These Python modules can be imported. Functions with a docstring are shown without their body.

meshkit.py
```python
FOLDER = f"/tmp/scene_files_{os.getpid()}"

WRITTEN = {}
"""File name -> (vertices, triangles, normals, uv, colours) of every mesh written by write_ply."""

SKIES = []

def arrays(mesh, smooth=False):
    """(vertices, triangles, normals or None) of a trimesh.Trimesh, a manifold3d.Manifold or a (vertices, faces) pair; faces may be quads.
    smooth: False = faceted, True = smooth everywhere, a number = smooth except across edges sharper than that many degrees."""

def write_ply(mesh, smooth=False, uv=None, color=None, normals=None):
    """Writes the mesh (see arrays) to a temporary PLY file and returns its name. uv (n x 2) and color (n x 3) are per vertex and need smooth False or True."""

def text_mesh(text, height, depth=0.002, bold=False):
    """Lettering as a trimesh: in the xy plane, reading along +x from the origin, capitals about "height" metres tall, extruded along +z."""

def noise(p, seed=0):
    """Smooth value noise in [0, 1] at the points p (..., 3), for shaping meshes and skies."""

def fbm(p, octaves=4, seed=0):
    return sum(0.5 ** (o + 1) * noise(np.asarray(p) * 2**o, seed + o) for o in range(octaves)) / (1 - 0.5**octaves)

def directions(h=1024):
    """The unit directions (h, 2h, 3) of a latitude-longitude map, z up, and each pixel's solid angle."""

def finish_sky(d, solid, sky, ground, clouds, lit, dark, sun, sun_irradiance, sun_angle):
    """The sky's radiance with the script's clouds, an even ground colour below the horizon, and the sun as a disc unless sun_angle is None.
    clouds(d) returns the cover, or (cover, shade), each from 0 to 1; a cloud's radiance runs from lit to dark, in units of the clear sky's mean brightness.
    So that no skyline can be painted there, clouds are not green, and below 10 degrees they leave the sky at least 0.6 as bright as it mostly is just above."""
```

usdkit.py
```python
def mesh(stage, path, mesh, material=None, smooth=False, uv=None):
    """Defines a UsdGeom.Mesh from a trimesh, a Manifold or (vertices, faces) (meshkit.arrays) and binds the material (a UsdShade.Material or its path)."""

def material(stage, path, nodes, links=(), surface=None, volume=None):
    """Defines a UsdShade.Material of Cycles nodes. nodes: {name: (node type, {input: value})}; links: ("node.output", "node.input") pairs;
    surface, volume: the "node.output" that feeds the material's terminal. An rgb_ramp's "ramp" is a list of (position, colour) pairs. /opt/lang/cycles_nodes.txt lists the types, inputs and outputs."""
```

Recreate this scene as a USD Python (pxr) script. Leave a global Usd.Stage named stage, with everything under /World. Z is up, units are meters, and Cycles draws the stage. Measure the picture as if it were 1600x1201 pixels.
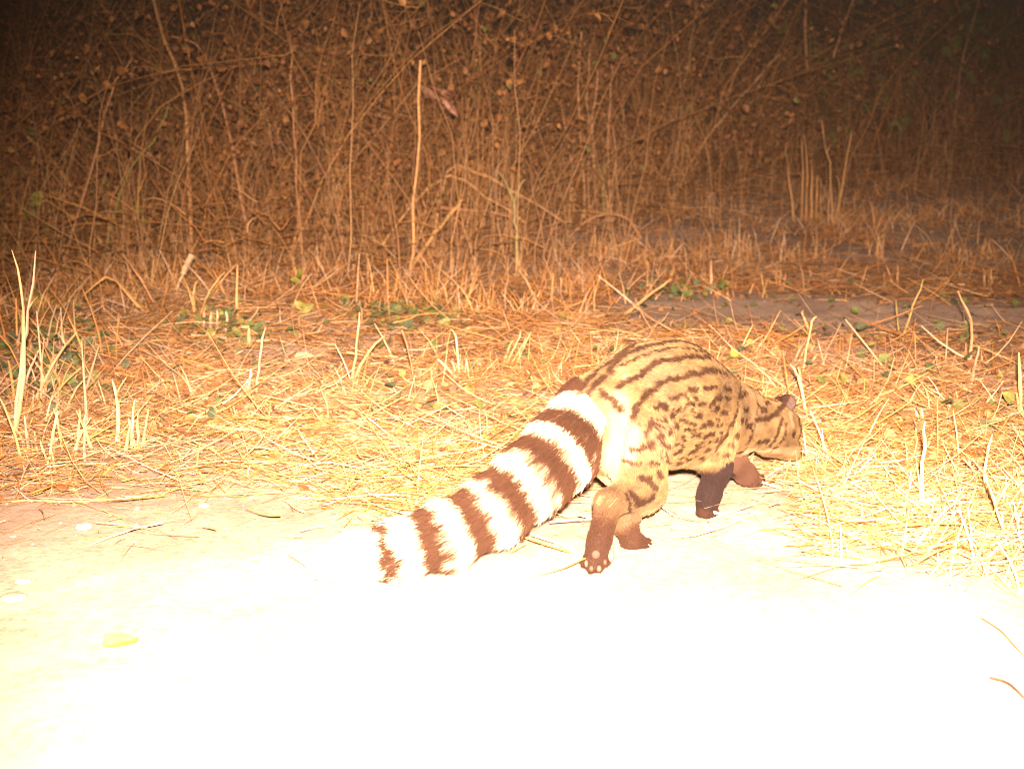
import math
import numpy as np
import trimesh
import usdkit
from meshkit import noise, fbm
from pxr import Usd, UsdGeom, UsdLux, UsdShade, Gf, Sdf, Vt
from scipy.spatial import cKDTree

# ------------------------------------------------------------------ camera, sky, flash
stage = Usd.Stage.CreateInMemory()
UsdGeom.SetStageUpAxis(stage, 'Z')
UsdGeom.SetStageMetersPerUnit(stage, 1.0)
UsdGeom.Xform.Define(stage, '/World')
UsdGeom.Scope.Define(stage, '/World/Looks')
CAM_H, FPX, PITCH = 0.60, 1931.0, 10.92          # height (m), focal length in pixels of a 1600 wide frame, degrees down
cam = UsdGeom.Camera.Define(stage, '/World/trail_camera')
cam.CreateHorizontalApertureAttr(36.0)
cam.CreateFocalLengthAttr(36.0 * FPX / 1600.0)
cam.AddTranslateOp().Set(Gf.Vec3d(0, 0, CAM_H))
cam.AddRotateXOp().Set(90.0 - PITCH)
cam.CreateClippingRangeAttr(Gf.Vec2f(0.05, 500.0))
cam.CreateFStopAttr(6.2)
cam.CreateFocusDistanceAttr(2.1)
EXPOSURE = 0.0
cam.CreateExposureAttr(EXPOSURE)

usdkit.material(stage, '/World/Looks/night_sky', {
    'sky': ('sky_texture', {'sky_type': 'single_scattering', 'sun_disc': False, 'sun_elevation': 0.02, 'sun_rotation': 1.9}),
    'bg': ('background_shader', {'strength': 0.006})}, [('sky.color', 'bg.color')], surface='bg.background')
dome = UsdLux.DomeLight.Define(stage, '/World/sky')
UsdShade.MaterialBindingAPI.Apply(dome.GetPrim()).Bind(UsdShade.Material.Get(stage, '/World/Looks/night_sky'))
dome.GetPrim().SetCustomDataByKey('kind', 'structure')

# the camera's own flash: the lamp that lights this night picture
FLASH = 1350.0
flash = UsdLux.SphereLight.Define(stage, '/World/camera_flash')
flash.CreateRadiusAttr(0.018)
flash.CreateNormalizeAttr(True)
flash.CreateIntensityAttr(FLASH)
flash.CreateColorAttr(Gf.Vec3f(1.0, 0.60, 0.41))
flash.AddTranslateOp().Set(Gf.Vec3d(0.015, -0.03, CAM_H + 0.075))
flash.AddRotateXYZOp().Set(Gf.Vec3f(90.0 - 17.5, 0, -2.0))
shape = UsdLux.ShapingAPI.Apply(flash.GetPrim())
shape.CreateShapingConeAngleAttr(34.0)
shape.CreateShapingConeSoftnessAttr(1.0)

# ------------------------------------------------------------------ projection helpers (pixels of the 1600 x 1201 photograph)
_t = math.radians(PITCH)
C_EYE = np.array([0, 0, CAM_H])
_fwd, _up, _right = np.array([0, math.cos(_t), -math.sin(_t)]), np.array([0, math.sin(_t), math.cos(_t)]), np.array([1.0, 0, 0])


def ray(px, py):
    px, py = np.asarray(px, float), np.asarray(py, float)
    d = _fwd * FPX + (px - 800)[..., None] * _right - (py - 600.5)[..., None] * _up
    return d / d[..., 1:2]                                  # one metre of y per unit


def P(px, py, Y):
    return C_EYE + ray(px, py) * np.asarray(Y, float)[..., None]


def project(p):
    q = np.asarray(p, float) - C_EYE
    z = q @ _fwd
    z = np.where(z > 0.05, z, 0.05)
    return 800 + FPX * (q @ _right) / z, 600.5 - FPX * (q @ _up) / z


def sstep(x, a, b):
    t = np.clip((np.asarray(x, float) - a) / (b - a), 0, 1)
    return t * t * (3 - 2 * t)


def ground_z(x, y):
    x, y = np.asarray(x, float), np.asarray(y, float)
    p = np.stack([x, y, np.zeros_like(x)], -1)
    far = sstep(y, 2.1, 3.2)
    z = (fbm(p * 1.1 + 7, 3, 3) - 0.5) * 0.11 * far * (1 - 0.3 * sstep(y, 6, 9))
    z = z + (fbm(p * 5.0, 3, 5) - 0.5) * (0.012 + 0.02 * far)
    z = z + (fbm(p * 26.0, 2, 9) - 0.5) * 0.0055
    z = z + 0.34 * sstep(y, 5.4, 10.0) + 0.5 * sstep(y, 10, 30)
    # worn wheel track beyond the strip of dry grass
    z = z - 0.03 * np.exp(-((y - 4.35) / 0.35) ** 2) * sstep(x, 0.2, 0.9)
    return z


def at(px, py):
    d = ray(px, py)
    lo, hi = np.full(np.shape(px), 0.6), np.full(np.shape(px), 40.0)
    ys = np.concatenate([np.linspace(0.9, 12, 500), np.linspace(12.1, 40, 150)])
    pts = C_EYE + d[..., None, :] * ys[:, None]
    below = pts[..., 2] < ground_z(pts[..., 0], pts[..., 1])
    k = np.argmax(below, -1)
    k = np.where(below.any(-1), k, len(ys) - 1)
    Y = ys[k]
    q = C_EYE + d * np.asarray(Y)[..., None]
    q[..., 2] = ground_z(q[..., 0], q[..., 1])
    return q


# ------------------------------------------------------------------ prim helpers
_names = {}


def numbered(parent, name):
    k = _names.get((parent, name), 0)
    _names[(parent, name)] = k + 1
    return f'{parent}/{name}' + (f'_{k:03d}' if k else '')


def tag(prim, label=None, cat=None, group=None, kind=None):
    for k, v in (('label', label), ('category', cat), ('group', group), ('kind', kind)):
        if v:
            prim.SetCustomDataByKey(k, v)
    return prim


def thing(name, loc, label, cat, group=None):
    x = UsdGeom.Xform.Define(stage, numbered('/World', name))
    x.AddTranslateOp().Set(Gf.Vec3d(*map(float, loc)))
    return tag(x.GetPrim(), label, cat, group)


def obj(name, mesh, mat, parent=None, col=None, smooth=False, origin=None):
    """One Mesh prim; vertices are given in world coordinates, origin = the parent's place."""
    path = numbered(str(parent.GetPath()) if parent else '/World', name)
    v, f = (np.asarray(mesh[0], float), np.asarray(mesh[1])) if isinstance(mesh, tuple) else (np.asarray(mesh.vertices), np.asarray(mesh.faces))
    if origin is not None:
        v = v - np.asarray(origin)
    m = usdkit.mesh(stage, path, (v, f), f'/World/Looks/{mat}', smooth)
    if col is not None:
        c = np.broadcast_to(np.asarray(col, np.float32), (len(v), 3))
        UsdGeom.PrimvarsAPI(m).CreatePrimvar('tint', Sdf.ValueTypeNames.Color3fArray, 'vertex').Set(Vt.Vec3fArray.FromNumpy(np.ascontiguousarray(c, np.float32)))
    return m.GetPrim()


class Bag:
    def __init__(self):
        self.v, self.f, self.c, self.n = [], [], [], 0

    def add(self, v, f, c):
        self.v.append(v), self.f.append(f + self.n), self.c.append(np.broadcast_to(c, (len(v), 3)))
        self.n += len(v)

    def mesh(self):
        return np.vstack(self.v), np.vstack(self.f)

    def col(self):
        return np.vstack(self.c)


def unit(v):
    return v / (np.linalg.norm(v, axis=-1, keepdims=True) + 1e-12)


def tubes(pts, rad, sides=4):
    """pts (n, k, 3), rad (n, k): n tapered tubes with closed ends -> vertices, triangles, vertices per tube."""
    pts, rad = np.asarray(pts, float), np.asarray(rad, float)
    n, k, _ = pts.shape
    t = unit(np.gradient(pts, axis=1))
    ref = np.where(np.abs(t[..., 2:]) < 0.85, np.array([0, 0, 1.0]), np.array([1.0, 0, 0]))
    ref = np.broadcast_to(ref[:, :1], t.shape)
    a = unit(np.cross(t, ref))
    b = np.cross(t, a)
    ang = np.arange(sides) * 2 * np.pi / sides
    v = pts[:, :, None] + rad[:, :, None, None] * (np.cos(ang)[:, None] * a[:, :, None] + np.sin(ang)[:, None] * b[:, :, None])
    i, j = np.meshgrid(np.arange(k - 1), np.arange(sides), indexing='ij')
    i, j = i.ravel(), j.ravel()
    q = np.stack([i * sides + j, i * sides + (j + 1) % sides, (i + 1) * sides + (j + 1) % sides, (i + 1) * sides + j], -1)
    tri = np.vstack([q[:, [0, 1, 2]], q[:, [0, 2, 3]]])
    cap = np.array([[0, m + 1, m] for m in range(1, sides - 1)])
    last = (k - 1) * sides
    cap2 = np.array([[last, last + m, last + m + 1] for m in range(1, sides - 1)])
    tri = np.vstack([tri, cap, cap2])
    f = (tri[None] + (np.arange(n) * k * sides)[:, None, None]).reshape(-1, 3)
    return v.reshape(-1, 3), f, k * sides


def ribbons(base, d, side, length, width, sag, segs=3, taper=0.35):
    """Flat straw blades: base (n,3), direction d, width direction side, all vectorised. sag bends the tip along -z or up."""
    n = len(base)
    s = np.linspace(0, 1, segs + 1)
    mid = base[:, None] + d[:, None] * (length[:, None] * s)[..., None]
    mid[..., 2] += (sag * length)[:, None] * (s * s) if sag.ndim == 1 else 0
    w = width[:, None] * (1 - (1 - taper) * s ** 2) * 0.5
    v = np.stack([mid - side[:, None] * w[..., None], mid + side[:, None] * w[..., None]], 2)
    q = np.arange(segs) * 2
    tri = np.vstack([np.stack([q, q + 1, q + 3], -1), np.stack([q, q + 3, q + 2], -1)])
    f = (tri[None] + (np.arange(n) * 2 * (segs + 1))[:, None, None]).reshape(-1, 3)
    return v.reshape(-1, 3), f, 2 * (segs + 1)


def smooth_line(p, n):
    """A Catmull-Rom curve through the points p, n samples."""
    p = np.asarray(p, float)
    if len(p) == 2:
        return p[0] + (p[1] - p[0]) * np.linspace(0, 1, n)[:, None]
    q = np.vstack([2 * p[0] - p[1], p, 2 * p[-1] - p[-2]])
    u = np.linspace(0, len(p) - 1 - 1e-9, n)
    i = u.astype(int)
    t = (u - i)[:, None]
    a, b, c, d = q[i], q[i + 1], q[i + 2], q[i + 3]
    return 0.5 * (2 * b + (c - a) * t + (2 * a - 5 * b + 4 * c - d) * t ** 2 + (3 * b - a - 3 * c + d) * t ** 3)


# ------------------------------------------------------------------ materials
def tinted(name, rough=0.75, trans=0.0, spec=0.25, grain=0.25, scale=60.0, sheen=0.0):
    nodes = {'a': ('attribute', {'attribute': 'tint'}), 'g': ('geometry', {}),
             'n': ('noise_texture', {'scale': scale, 'detail': 3.0}),
             'r': ('map_range', {'from_min': 0.25, 'from_max': 0.75, 'to_min': 1 - grain, 'to_max': 1 + grain}),
             'm': ('vector_math', {'math_type': 'scale'}),
             'p': ('principled_bsdf', {'roughness': rough, 'specular_ior_level': spec, 'sheen_weight': sheen})}
    links = [('g.position', 'n.vector'), ('n.fac', 'r.value'), ('a.vector', 'm.vector1'), ('r.result', 'm.scale'), ('m.vector', 'p.base_color')]
    if trans:
        nodes['t'] = ('translucent_bsdf', {})
        nodes['x'] = ('mix_closure', {'fac': trans})
        links += [('m.vector', 't.color'), ('p.BSDF', 'x.closure1'), ('t.BSDF', 'x.closure2')]
    return usdkit.material(stage, f'/World/Looks/{name}', nodes, links, surface='x.closure' if trans else 'p.BSDF')


tinted('straw', 0.6, 0.15, 0.35, 0.22, 90.0)
tinted('dry_wood', 0.75, 0.0, 0.25, 0.35, 70.0)
tinted('leaf', 0.55, 0.25, 0.4, 0.25, 60.0)
tinted('stone', 0.85, 0.0, 0.3, 0.3, 120.0)
tinted('hide', 0.8, 0.0, 0.15, 0.15, 300.0)
tinted('wet', 0.15, 0.0, 0.6, 0.05, 300.0)
usdkit.material(stage, '/World/Looks/fur', {
    'a': ('attribute', {'attribute': 'tint'}),
    'p': ('principled_bsdf', {'roughness': 0.75, 'specular_ior_level': 0.12})}, [('a.vector', 'p.base_color')], surface='p.BSDF')
usdkit.material(stage, '/World/Looks/soil', {
    'g': ('geometry', {}),
    'n1': ('noise_texture', {'scale': 2.3, 'detail': 6.0, 'roughness': 0.6}),
    'n2': ('noise_texture', {'scale': 55.0, 'detail': 5.0, 'roughness': 0.7}),
    'n3': ('noise_texture', {'scale': 260.0, 'detail': 3.0, 'roughness': 0.7}),
    'c1': ('rgb_ramp', {'ramp': [(0.3, (0.095, 0.079, 0.065)), (0.5, (0.150, 0.130, 0.109)), (0.72, (0.205, 0.182, 0.155))]}),
    'c2': ('rgb_ramp', {'ramp': [(0.28, (0.62, 0.58, 0.55)), (0.5, (1, 1, 1)), (0.75, (1.2, 1.18, 1.15))]}),
    'm': ('mix', {'mix_type': 'multiply', 'fac': 0.75}),
    'add': ('math', {'math_type': 'multiply_add', 'value2': 0.35}),
    'b': ('bump', {'strength': 0.55, 'distance': 0.012}),
    'p': ('principled_bsdf', {'roughness': 0.95, 'specular_ior_level': 0.15, 'diffuse_roughness': 1.0})},
    [('g.position', 'n1.vector'), ('g.position', 'n2.vector'), ('g.position', 'n3.vector'), ('n1.fac', 'c1.fac'), ('n2.fac', 'c2.fac'),
     ('c1.color', 'm.color1'), ('c2.color', 'm.color2'), ('m.color', 'p.base_color'),
     ('n3.fac', 'add.value1'), ('n2.fac', 'add.value3'), ('add.value', 'b.height'), ('b.normal', 'p.normal')], surface='p.BSDF')

# ------------------------------------------------------------------ ground: one sheet out to the horizon


def axis(parts):
    return np.unique(np.round(np.concatenate(parts), 5))


gx = axis([-np.geomspace(6, 120, 26), np.arange(-6, -2, 0.08), np.arange(-2, 2.4, 0.02), np.arange(2.4, 6.5, 0.08), np.geomspace(6.5, 120, 26)])
gy = axis([-np.geomspace(1, 60, 12), np.arange(-1, 0.9, 0.1), np.arange(0.9, 4.6, 0.02), np.arange(4.6, 14, 0.07), np.geomspace(14, 160, 28)])
GX, GY = np.meshgrid(gx, gy)
gv = np.stack([GX, GY, ground_z(GX, GY)], -1).reshape(-1, 3)
nx, ny = len(gx), len(gy)
ii, jj = np.meshgrid(np.arange(ny - 1), np.arange(nx - 1), indexing='ij')
o = (ii * nx + jj).ravel()
gf = np.vstack([np.stack([o, o + 1, o + nx + 1], -1), np.stack([o, o + nx + 1, o + nx], -1)])
tag(obj('ground', (gv, gf), 'soil', smooth=True), 'pale dusty bare earth track strewn with straw, blown out by the flash', 'ground', kind='structure')

# ------------------------------------------------------------------ where things grow, in terms of the photograph's rows and columns
EDGE_X = [-400, 0, 150, 300, 450, 560, 700, 850, 950, 1100, 1180, 1220, 1270, 1350, 1480, 1600, 1900]
EDGE_Y = [800, 800, 792, 782, 800, 822, 800, 765, 742, 735, 722, 780, 860, 895, 912, 928, 960]
BUSH_X = [-700, -300, 0, 300, 600, 800, 950, 1100, 1250, 1400, 1600, 2300]
BUSH_Y = [460, 455, 445, 425, 410, 388, 352, 320, 300, 285, 278, 268]
_fx = np.arange(-700, 2301, 50.0)
_fy = at(_fx, np.interp(_fx, BUSH_X, BUSH_Y))[:, 1]


def foot_depth(px):
    """Depth (m) at which the thicket begins in each column."""
    return np.interp(px, _fx, _fy)


def straw_cover(p):
    """0..1: how thickly straw lies at a ground point."""
    px, py = project(p)
    wob = (fbm(np.stack([p[:, 0] * 3, p[:, 1] * 3, p[:, 0] * 0], -1), 3, 21) - 0.5) * 110
    e = np.interp(px, EDGE_X, EDGE_Y)
    c = 0.02 + 0.98 * sstep(e - py + wob, -28, 52)
    patch = fbm(np.stack([p[:, 0] * 2.2, p[:, 1] * 2.2, p[:, 0] * 0 + 3], -1), 3, 33)
    c = c * (0.35 + 0.65 * sstep(patch, 0.39, 0.56))
    # bare far wheel track on the right
    ty = np.interp(px, [880, 1000, 1300, 1600, 2000], [478, 490, 506, 500, 496])
    th = np.interp(px, [880, 960, 1300, 1700], [4, 24, 40, 34])
    c = c * (1 - 0.95 * np.exp(-((py - ty + wob * 0.12) / th) ** 4) * sstep(px, 880, 980))
    # a grey bare patch further back
    c = c * (1 - 0.8 * np.exp(-(((px - 1530) / 90) ** 2 + ((py - 392) / 14) ** 2)))
    return c


STRAWS = np.array([(.57, .43, .27), (.50, .34, .16), (.60, .50, .37), (.46, .265, .085), (.42, .22, .065), (.34, .175, .055), (.33, .26, .19), (.52, .385, .20)])
rng = np.random.default_rng(11)


def scatter(n, x0, x1, y0, y1, dens, power=1.0):
    """n accepted ground points in the wedge of view, with more of them near the camera (power)."""
    out, have = [], 0
    while have < n:
        u = rng.random(n * 2)
        y = (y0 ** (1 - power) + u * (y1 ** (1 - power) - y0 ** (1 - power))) ** (1 / (1 - power)) if power != 1 else y0 * (y1 / y0) ** u
        x = (rng.random(n * 2) * (x1 - x0) + x0) * y
        p = np.stack([x, y, ground_z(x, y)], -1)
        p = p[rng.random(len(p)) < dens(p)]
        out.append(p)
        have += len(p)
    return np.vstack(out)[:n]


# ------------------------------------------------------------------ lying straw (nobody could count it)
def straw_layer(n, y0, y1, lmin, lmax, wmin, wmax, lift, weights, power):
    p = scatter(n, -0.62, 0.62, y0, y1, straw_cover, power)
    yaw = rng.normal(0.15, 0.75, n) + np.where(rng.random(n) < 0.3, rng.random(n) * 6.28, 0) + np.where(rng.random(n) < 0.5, np.pi, 0)
    el = rng.normal(0.05, 0.16, n)
    d = np.stack([np.cos(yaw) * np.cos(el), np.sin(yaw) * np.cos(el), np.sin(el)], -1)
    L = lmin + (lmax - lmin) * rng.random(n) ** 1.6
    side = unit(np.cross(d, rng.normal(0, 0.5, (n, 3)) + [0, 0, 1.0]))
    W = wmin + (wmax - wmin) * rng.random(n) ** 2
    sag = rng.normal(-0.06, 0.22, n)
    base = p - d * (L * 0.4)[:, None]
    base[:, 2] = p[:, 2] + rng.random(n) ** 1.5 * lift + 0.003
    # curl sideways
    v, f, k = ribbons(base, d, side, L, W, sag)
    curl = (rng.normal(0, 0.16, n) * L)[:, None] * (np.linspace(0, 1, 4) ** 2)[None]
    cross = np.stack([-np.sin(yaw), np.cos(yaw), np.zeros(n)], -1)
    v = v.reshape(n, 4, 2, 3) + (cross[:, None] * curl[..., None])[:, :, None]
    v = v.reshape(-1, 3)
    v[:, 2] = np.maximum(v[:, 2], ground_z(v[:, 0], v[:, 1]) + 0.001)
    c = STRAWS[rng.choice(len(STRAWS), n, p=weights)] * (0.75 + 0.5 * rng.random((n, 1)))
    # patches of redder litter
    red = sstep(fbm(np.stack([p[:, 0] * 2.5, p[:, 1] * 2.5, p[:, 0] * 0 + 9], -1), 3, 51), 0.45, 0.62)[:, None]
    c = c * (1 - red) + red * (c * [0.94, 0.82, 0.70])
    return v, f, np.repeat(c, k, 0)


w1 = np.array([.18, .2, .14, .16, .1, .06, .06, .1]); w1 /= w1.sum()
w2 = np.array([.12, .2, .05, .2, .18, .12, .05, .08]); w2 /= w2.sum()
bag = Bag()
bag.add(*straw_layer(60000, 1.75, 4.4, .02, .17, .0010, .0034, .030, w1, 0.6))
bag.add(*straw_layer(60000, 3.6, 10.5, .04, .28, .0013, .0046, .055, w2, 0.8))
bag.add(*straw_layer(60000, 1.8, 6.5, .008, .05, .0008, .0024, .022, w2, 0.8))
bag.add(*straw_layer(4500, 1.6, 3.6, .05, .22, .0022, .0055, .035, w1, 0.5))
tag(obj('dry_grass_litter', bag.mesh(), 'straw', col=bag.col()), 'golden dry straw and grass litter lying flat over the middle ground', 'straw', kind='stuff')


# ------------------------------------------------------------------ short standing dry grass
def standing(n, dens, y0, y1, hmin, hmax, w, weights, power, lean=0.35, col=None):
    p = scatter(n, -0.6, 0.6, y0, y1, dens, power)
    yaw = rng.random(n) * 6.28
    el = np.pi / 2 - np.abs(rng.normal(0, lean, n))
    d = np.stack([np.cos(yaw) * np.cos(el), np.sin(yaw) * np.cos(el), np.sin(el)], -1)
    L = hmin + (hmax - hmin) * rng.random(n) ** 1.8
    side = unit(np.cross(d, np.stack([rng.normal(0, .6, n), np.ones(n), np.zeros(n)], -1)))
    W = w * (0.6 + 0.8 * rng.random(n))
    v, f, k = ribbons(p - [0, 0, 0.003], d, side, L, W, rng.normal(-0.1, 0.12, n))
    bend = (np.abs(rng.normal(0, 0.22, n)) * L)[:, None] * (np.linspace(0, 1, 4) ** 2)[None]
    out = np.stack([np.cos(yaw), np.sin(yaw), np.zeros(n)], -1)
    v = (v.reshape(n, 4, 2, 3) + (out[:, None] * bend[..., None])[:, :, None]).reshape(-1, 3)
    pal = STRAWS if col is None else col
    c = pal[rng.choice(len(pal), n, p=weights)] * (0.75 + 0.5 * rng.random((n, 1)))
    return v, f, np.repeat(c, k, 0)


def tufty(p, s, seed, lo, hi):
    return sstep(noise(np.stack([p[:, 0] * s, p[:, 1] * s, p[:, 0] * 0], -1), seed), lo, hi)


def d_back(p):
    px, py = project(p)
    b = np.interp(px, BUSH_X, BUSH_Y)
    band = sstep(py, b - 30, b + 10) * (1 - sstep(py, b + 110, b + 190))
    return band * (0.12 + 0.88 * tufty(p, 3.5, 61, .45, .75)) * (0.2 + 0.8 * straw_cover(p))


def d_mid(p):
    px, py = project(p)
    return straw_cover(p) ** 2 * tufty(p, 4.0, 62, .58, .85) * sstep(py, 430, 520)


def d_right(p):
    px, py = project(p)
    e = np.interp(px, EDGE_X, EDGE_Y)
    return sstep(px, 1250, 1400) * sstep(py, 670, 790) * (1 - sstep(py, e - 20, e + 25)) * (0.2 + 0.8 * tufty(p, 7, 63, .35, .7))


def d_left(p):
    px, py = project(p)
    return (1 - sstep(px, 60, 230)) * sstep(py, 440, 560) * (1 - sstep(py, 720, 800)) * (0.15 + 0.85 * tufty(p, 6, 64, .4, .7))


bag = Bag()
bag.add(*standing(7000, d_back, 4.2, 12.0, .03, .20, .0042, w2, 0.9, 0.5))
bag.add(*standing(800, d_mid, 2.0, 4.6, .03, .12, .0030, w1, 0.6))
bag.add(*standing(420, d_left, 2.0, 4.5, .05, .26, .0042, w1, 0.6, 0.3))
tag(obj('standing_dry_grass', bag.mesh(), 'straw', col=bag.col()), 'short upright dry grass and stubble standing along the foot of the thicket', 'dry grass', kind='stuff')
GRN = np.array([(.40, .36, .18), (.30, .31, .13), (.44, .37, .22), (.20, .23, .09), (.40, .31, .16)])
bag = Bag()
bag.add(*standing(1000, d_right, 1.5, 2.9, .03, .13, .0030, np.array([.3, .2, .25, .1, .15]), 0.5, 0.9, GRN))
tag(obj('yellowing_grass', bag.mesh(), 'straw', col=bag.col()), 'yellow green grass growing at the right edge of the bare track', 'grass', kind='stuff')


# small green weeds near the ground and fallen dry leaves
def leaves(p, n_dir, size, col, fold=0.25, aspect=0.5):
    """Folded pointed leaves: 6 triangles each. p (n,3) stalk end, n_dir (n,3) pointing direction."""
    n = len(p)
    d = unit(n_dir)
    side = unit(np.cross(d, rng.normal(0, .7, (n, 3)) + [0, -.3, .8]))
    up = np.cross(side, d)
    s = np.array([0, .3, .7, 1.0])
    wid = np.array([0.12, .5, .38, .02]) * aspect * 2
    mid = p[:, None] + d[:, None] * (size[:, None] * s)[..., None] - up[:, None] * (size[:, None] * (s ** 2) * rng.uniform(-.25, .45, (n, 1)))[..., None]
    off = size[:, None, None] * (wid[None, :, None] * side[:, None])
    lift = up[:, None] * (size[:, None] * wid * fold)[..., None]
    v = np.stack([mid - off + lift, mid, mid + off + lift], 2).reshape(n, 12, 3)
    q = []
    for r in range(3):
        for cidx in range(2):
            a = r * 3 + cidx
            q += [[a, a + 1, a + 4], [a, a + 4, a + 3]]
    f = (np.array(q)[None] + (np.arange(n) * 12)[:, None, None]).reshape(-1, 3)
    return v.reshape(-1, 3), f, np.repeat(col, 12, 0)


def d_weed(p):
    px, py = project(p)
    a = np.exp(-(((px - 340) / 60) ** 2 + ((py - 525) / 22) ** 2))
    a = np.maximum(a, np.exp(-(((px - 640) / 90) ** 2 + ((py - 505) / 18) ** 2)))
    a = np.maximum(a, 0.7 * np.exp(-(((px - 80) / 70) ** 2 + ((py - 560) / 60) ** 2)))
    a = np.maximum(a, 0.08 * np.exp(-(((px - 1420) / 80) ** 2 + ((py - 610) / 25) ** 2)))
    a = np.maximum(a, 0.5 * np.exp(-(((px - 1060) / 60) ** 2 + ((py - 465) / 14) ** 2)))
    return np.maximum(a, 0.015 * sstep(py, 430, 500) * (1 - sstep(py, 650, 720)))


n = 1500
p = scatter(n, -.5, .5, 2.2, 6.0, d_weed, 0.6)
p[:, 2] += rng.random(n) * 0.05 + 0.006
yw = rng.random(n) * 6.28
dd = np.stack([np.cos(yw), np.sin(yw), rng.normal(.3, .3, n)], -1)
cc = np.array([(.09, .15, .06), (.13, .19, .06), (.08, .12, .07), (.2, .24, .07)])[rng.integers(0, 4, n)]
tag(obj('green_ground_cover', leaves(p, dd, rng.uniform(.012, .035, n), cc)[:2], 'leaf', col=np.repeat(cc, 12, 0)), 'low dark green weeds scattered among the straw', 'weeds', kind='stuff')
n = 7000
p = scatter(n, -.55, .55, 2.0, 9.0, lambda q: straw_cover(q) * sstep(project(q)[1], 300, 380) * (1 - .85 * sstep(project(q)[1], 640, 760)), 0.7)
p[:, 2] += rng.random(n) * 0.03 + 0.004
yw = rng.random(n) * 6.28
dd = np.stack([np.cos(yw), np.sin(yw), rng.normal(.0, .3, n)], -1)
cc = np.array([(.22, .12, .055), (.28, .155, .065), (.17, .095, .045), (.33, .2, .09)])[rng.integers(0, 4, n)]
tag(obj('leaf_litter', leaves(p, dd, rng.uniform(.01, .03, n), cc)[:2], 'leaf', col=np.repeat(cc, 12, 0)), 'brown fallen leaves lying among the straw below the thicket', 'leaf litter', kind='stuff')
# crumbs of earth and grit on the track
n = 2600
p = scatter(n, -.6, .6, 1.0, 5.0, lambda q: 1.02 - straw_cover(q), 0.6)
ico = trimesh.creation.icosphere(0)
r = 0.0010 + 0.0045 * rng.random(n) ** 6
vv = ico.vertices[None] * (r[:, None, None] * rng.uniform(.55, 1.2, (n, 12, 1))) * rng.uniform(.6, 1.3, (n, 1, 3)) + p[:, None]
ff = (ico.faces[None] + (np.arange(n) * 12)[:, None, None]).reshape(-1, 3)
cc = np.array([(.27, .23, .19), (.33, .29, .24), (.2, .16, .13)])[rng.integers(0, 3, n)]
tag(obj('grit', (vv.reshape(-1, 3), ff), 'stone', col=np.repeat(cc, 12, 0)), 'small crumbs of earth and grit on the bare track', 'grit', kind='stuff')

# ------------------------------------------------------------------ the thicket: a mass of dry stems, twigs and withered leaves
rng = np.random.default_rng(23)


def bushy(p, depth=4.5):
    px, py = project(p)
    back = p[:, 1] - foot_depth(px)
    gap = noise(np.stack([p[:, 0] * 2.3, p[:, 1] * 1.6, p[:, 0] * 0], -1), 66)
    return ((back > -0.1) & (back < depth)) * np.where(back < 1.6, sstep(gap, .12, .6), 0.6)


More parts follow.
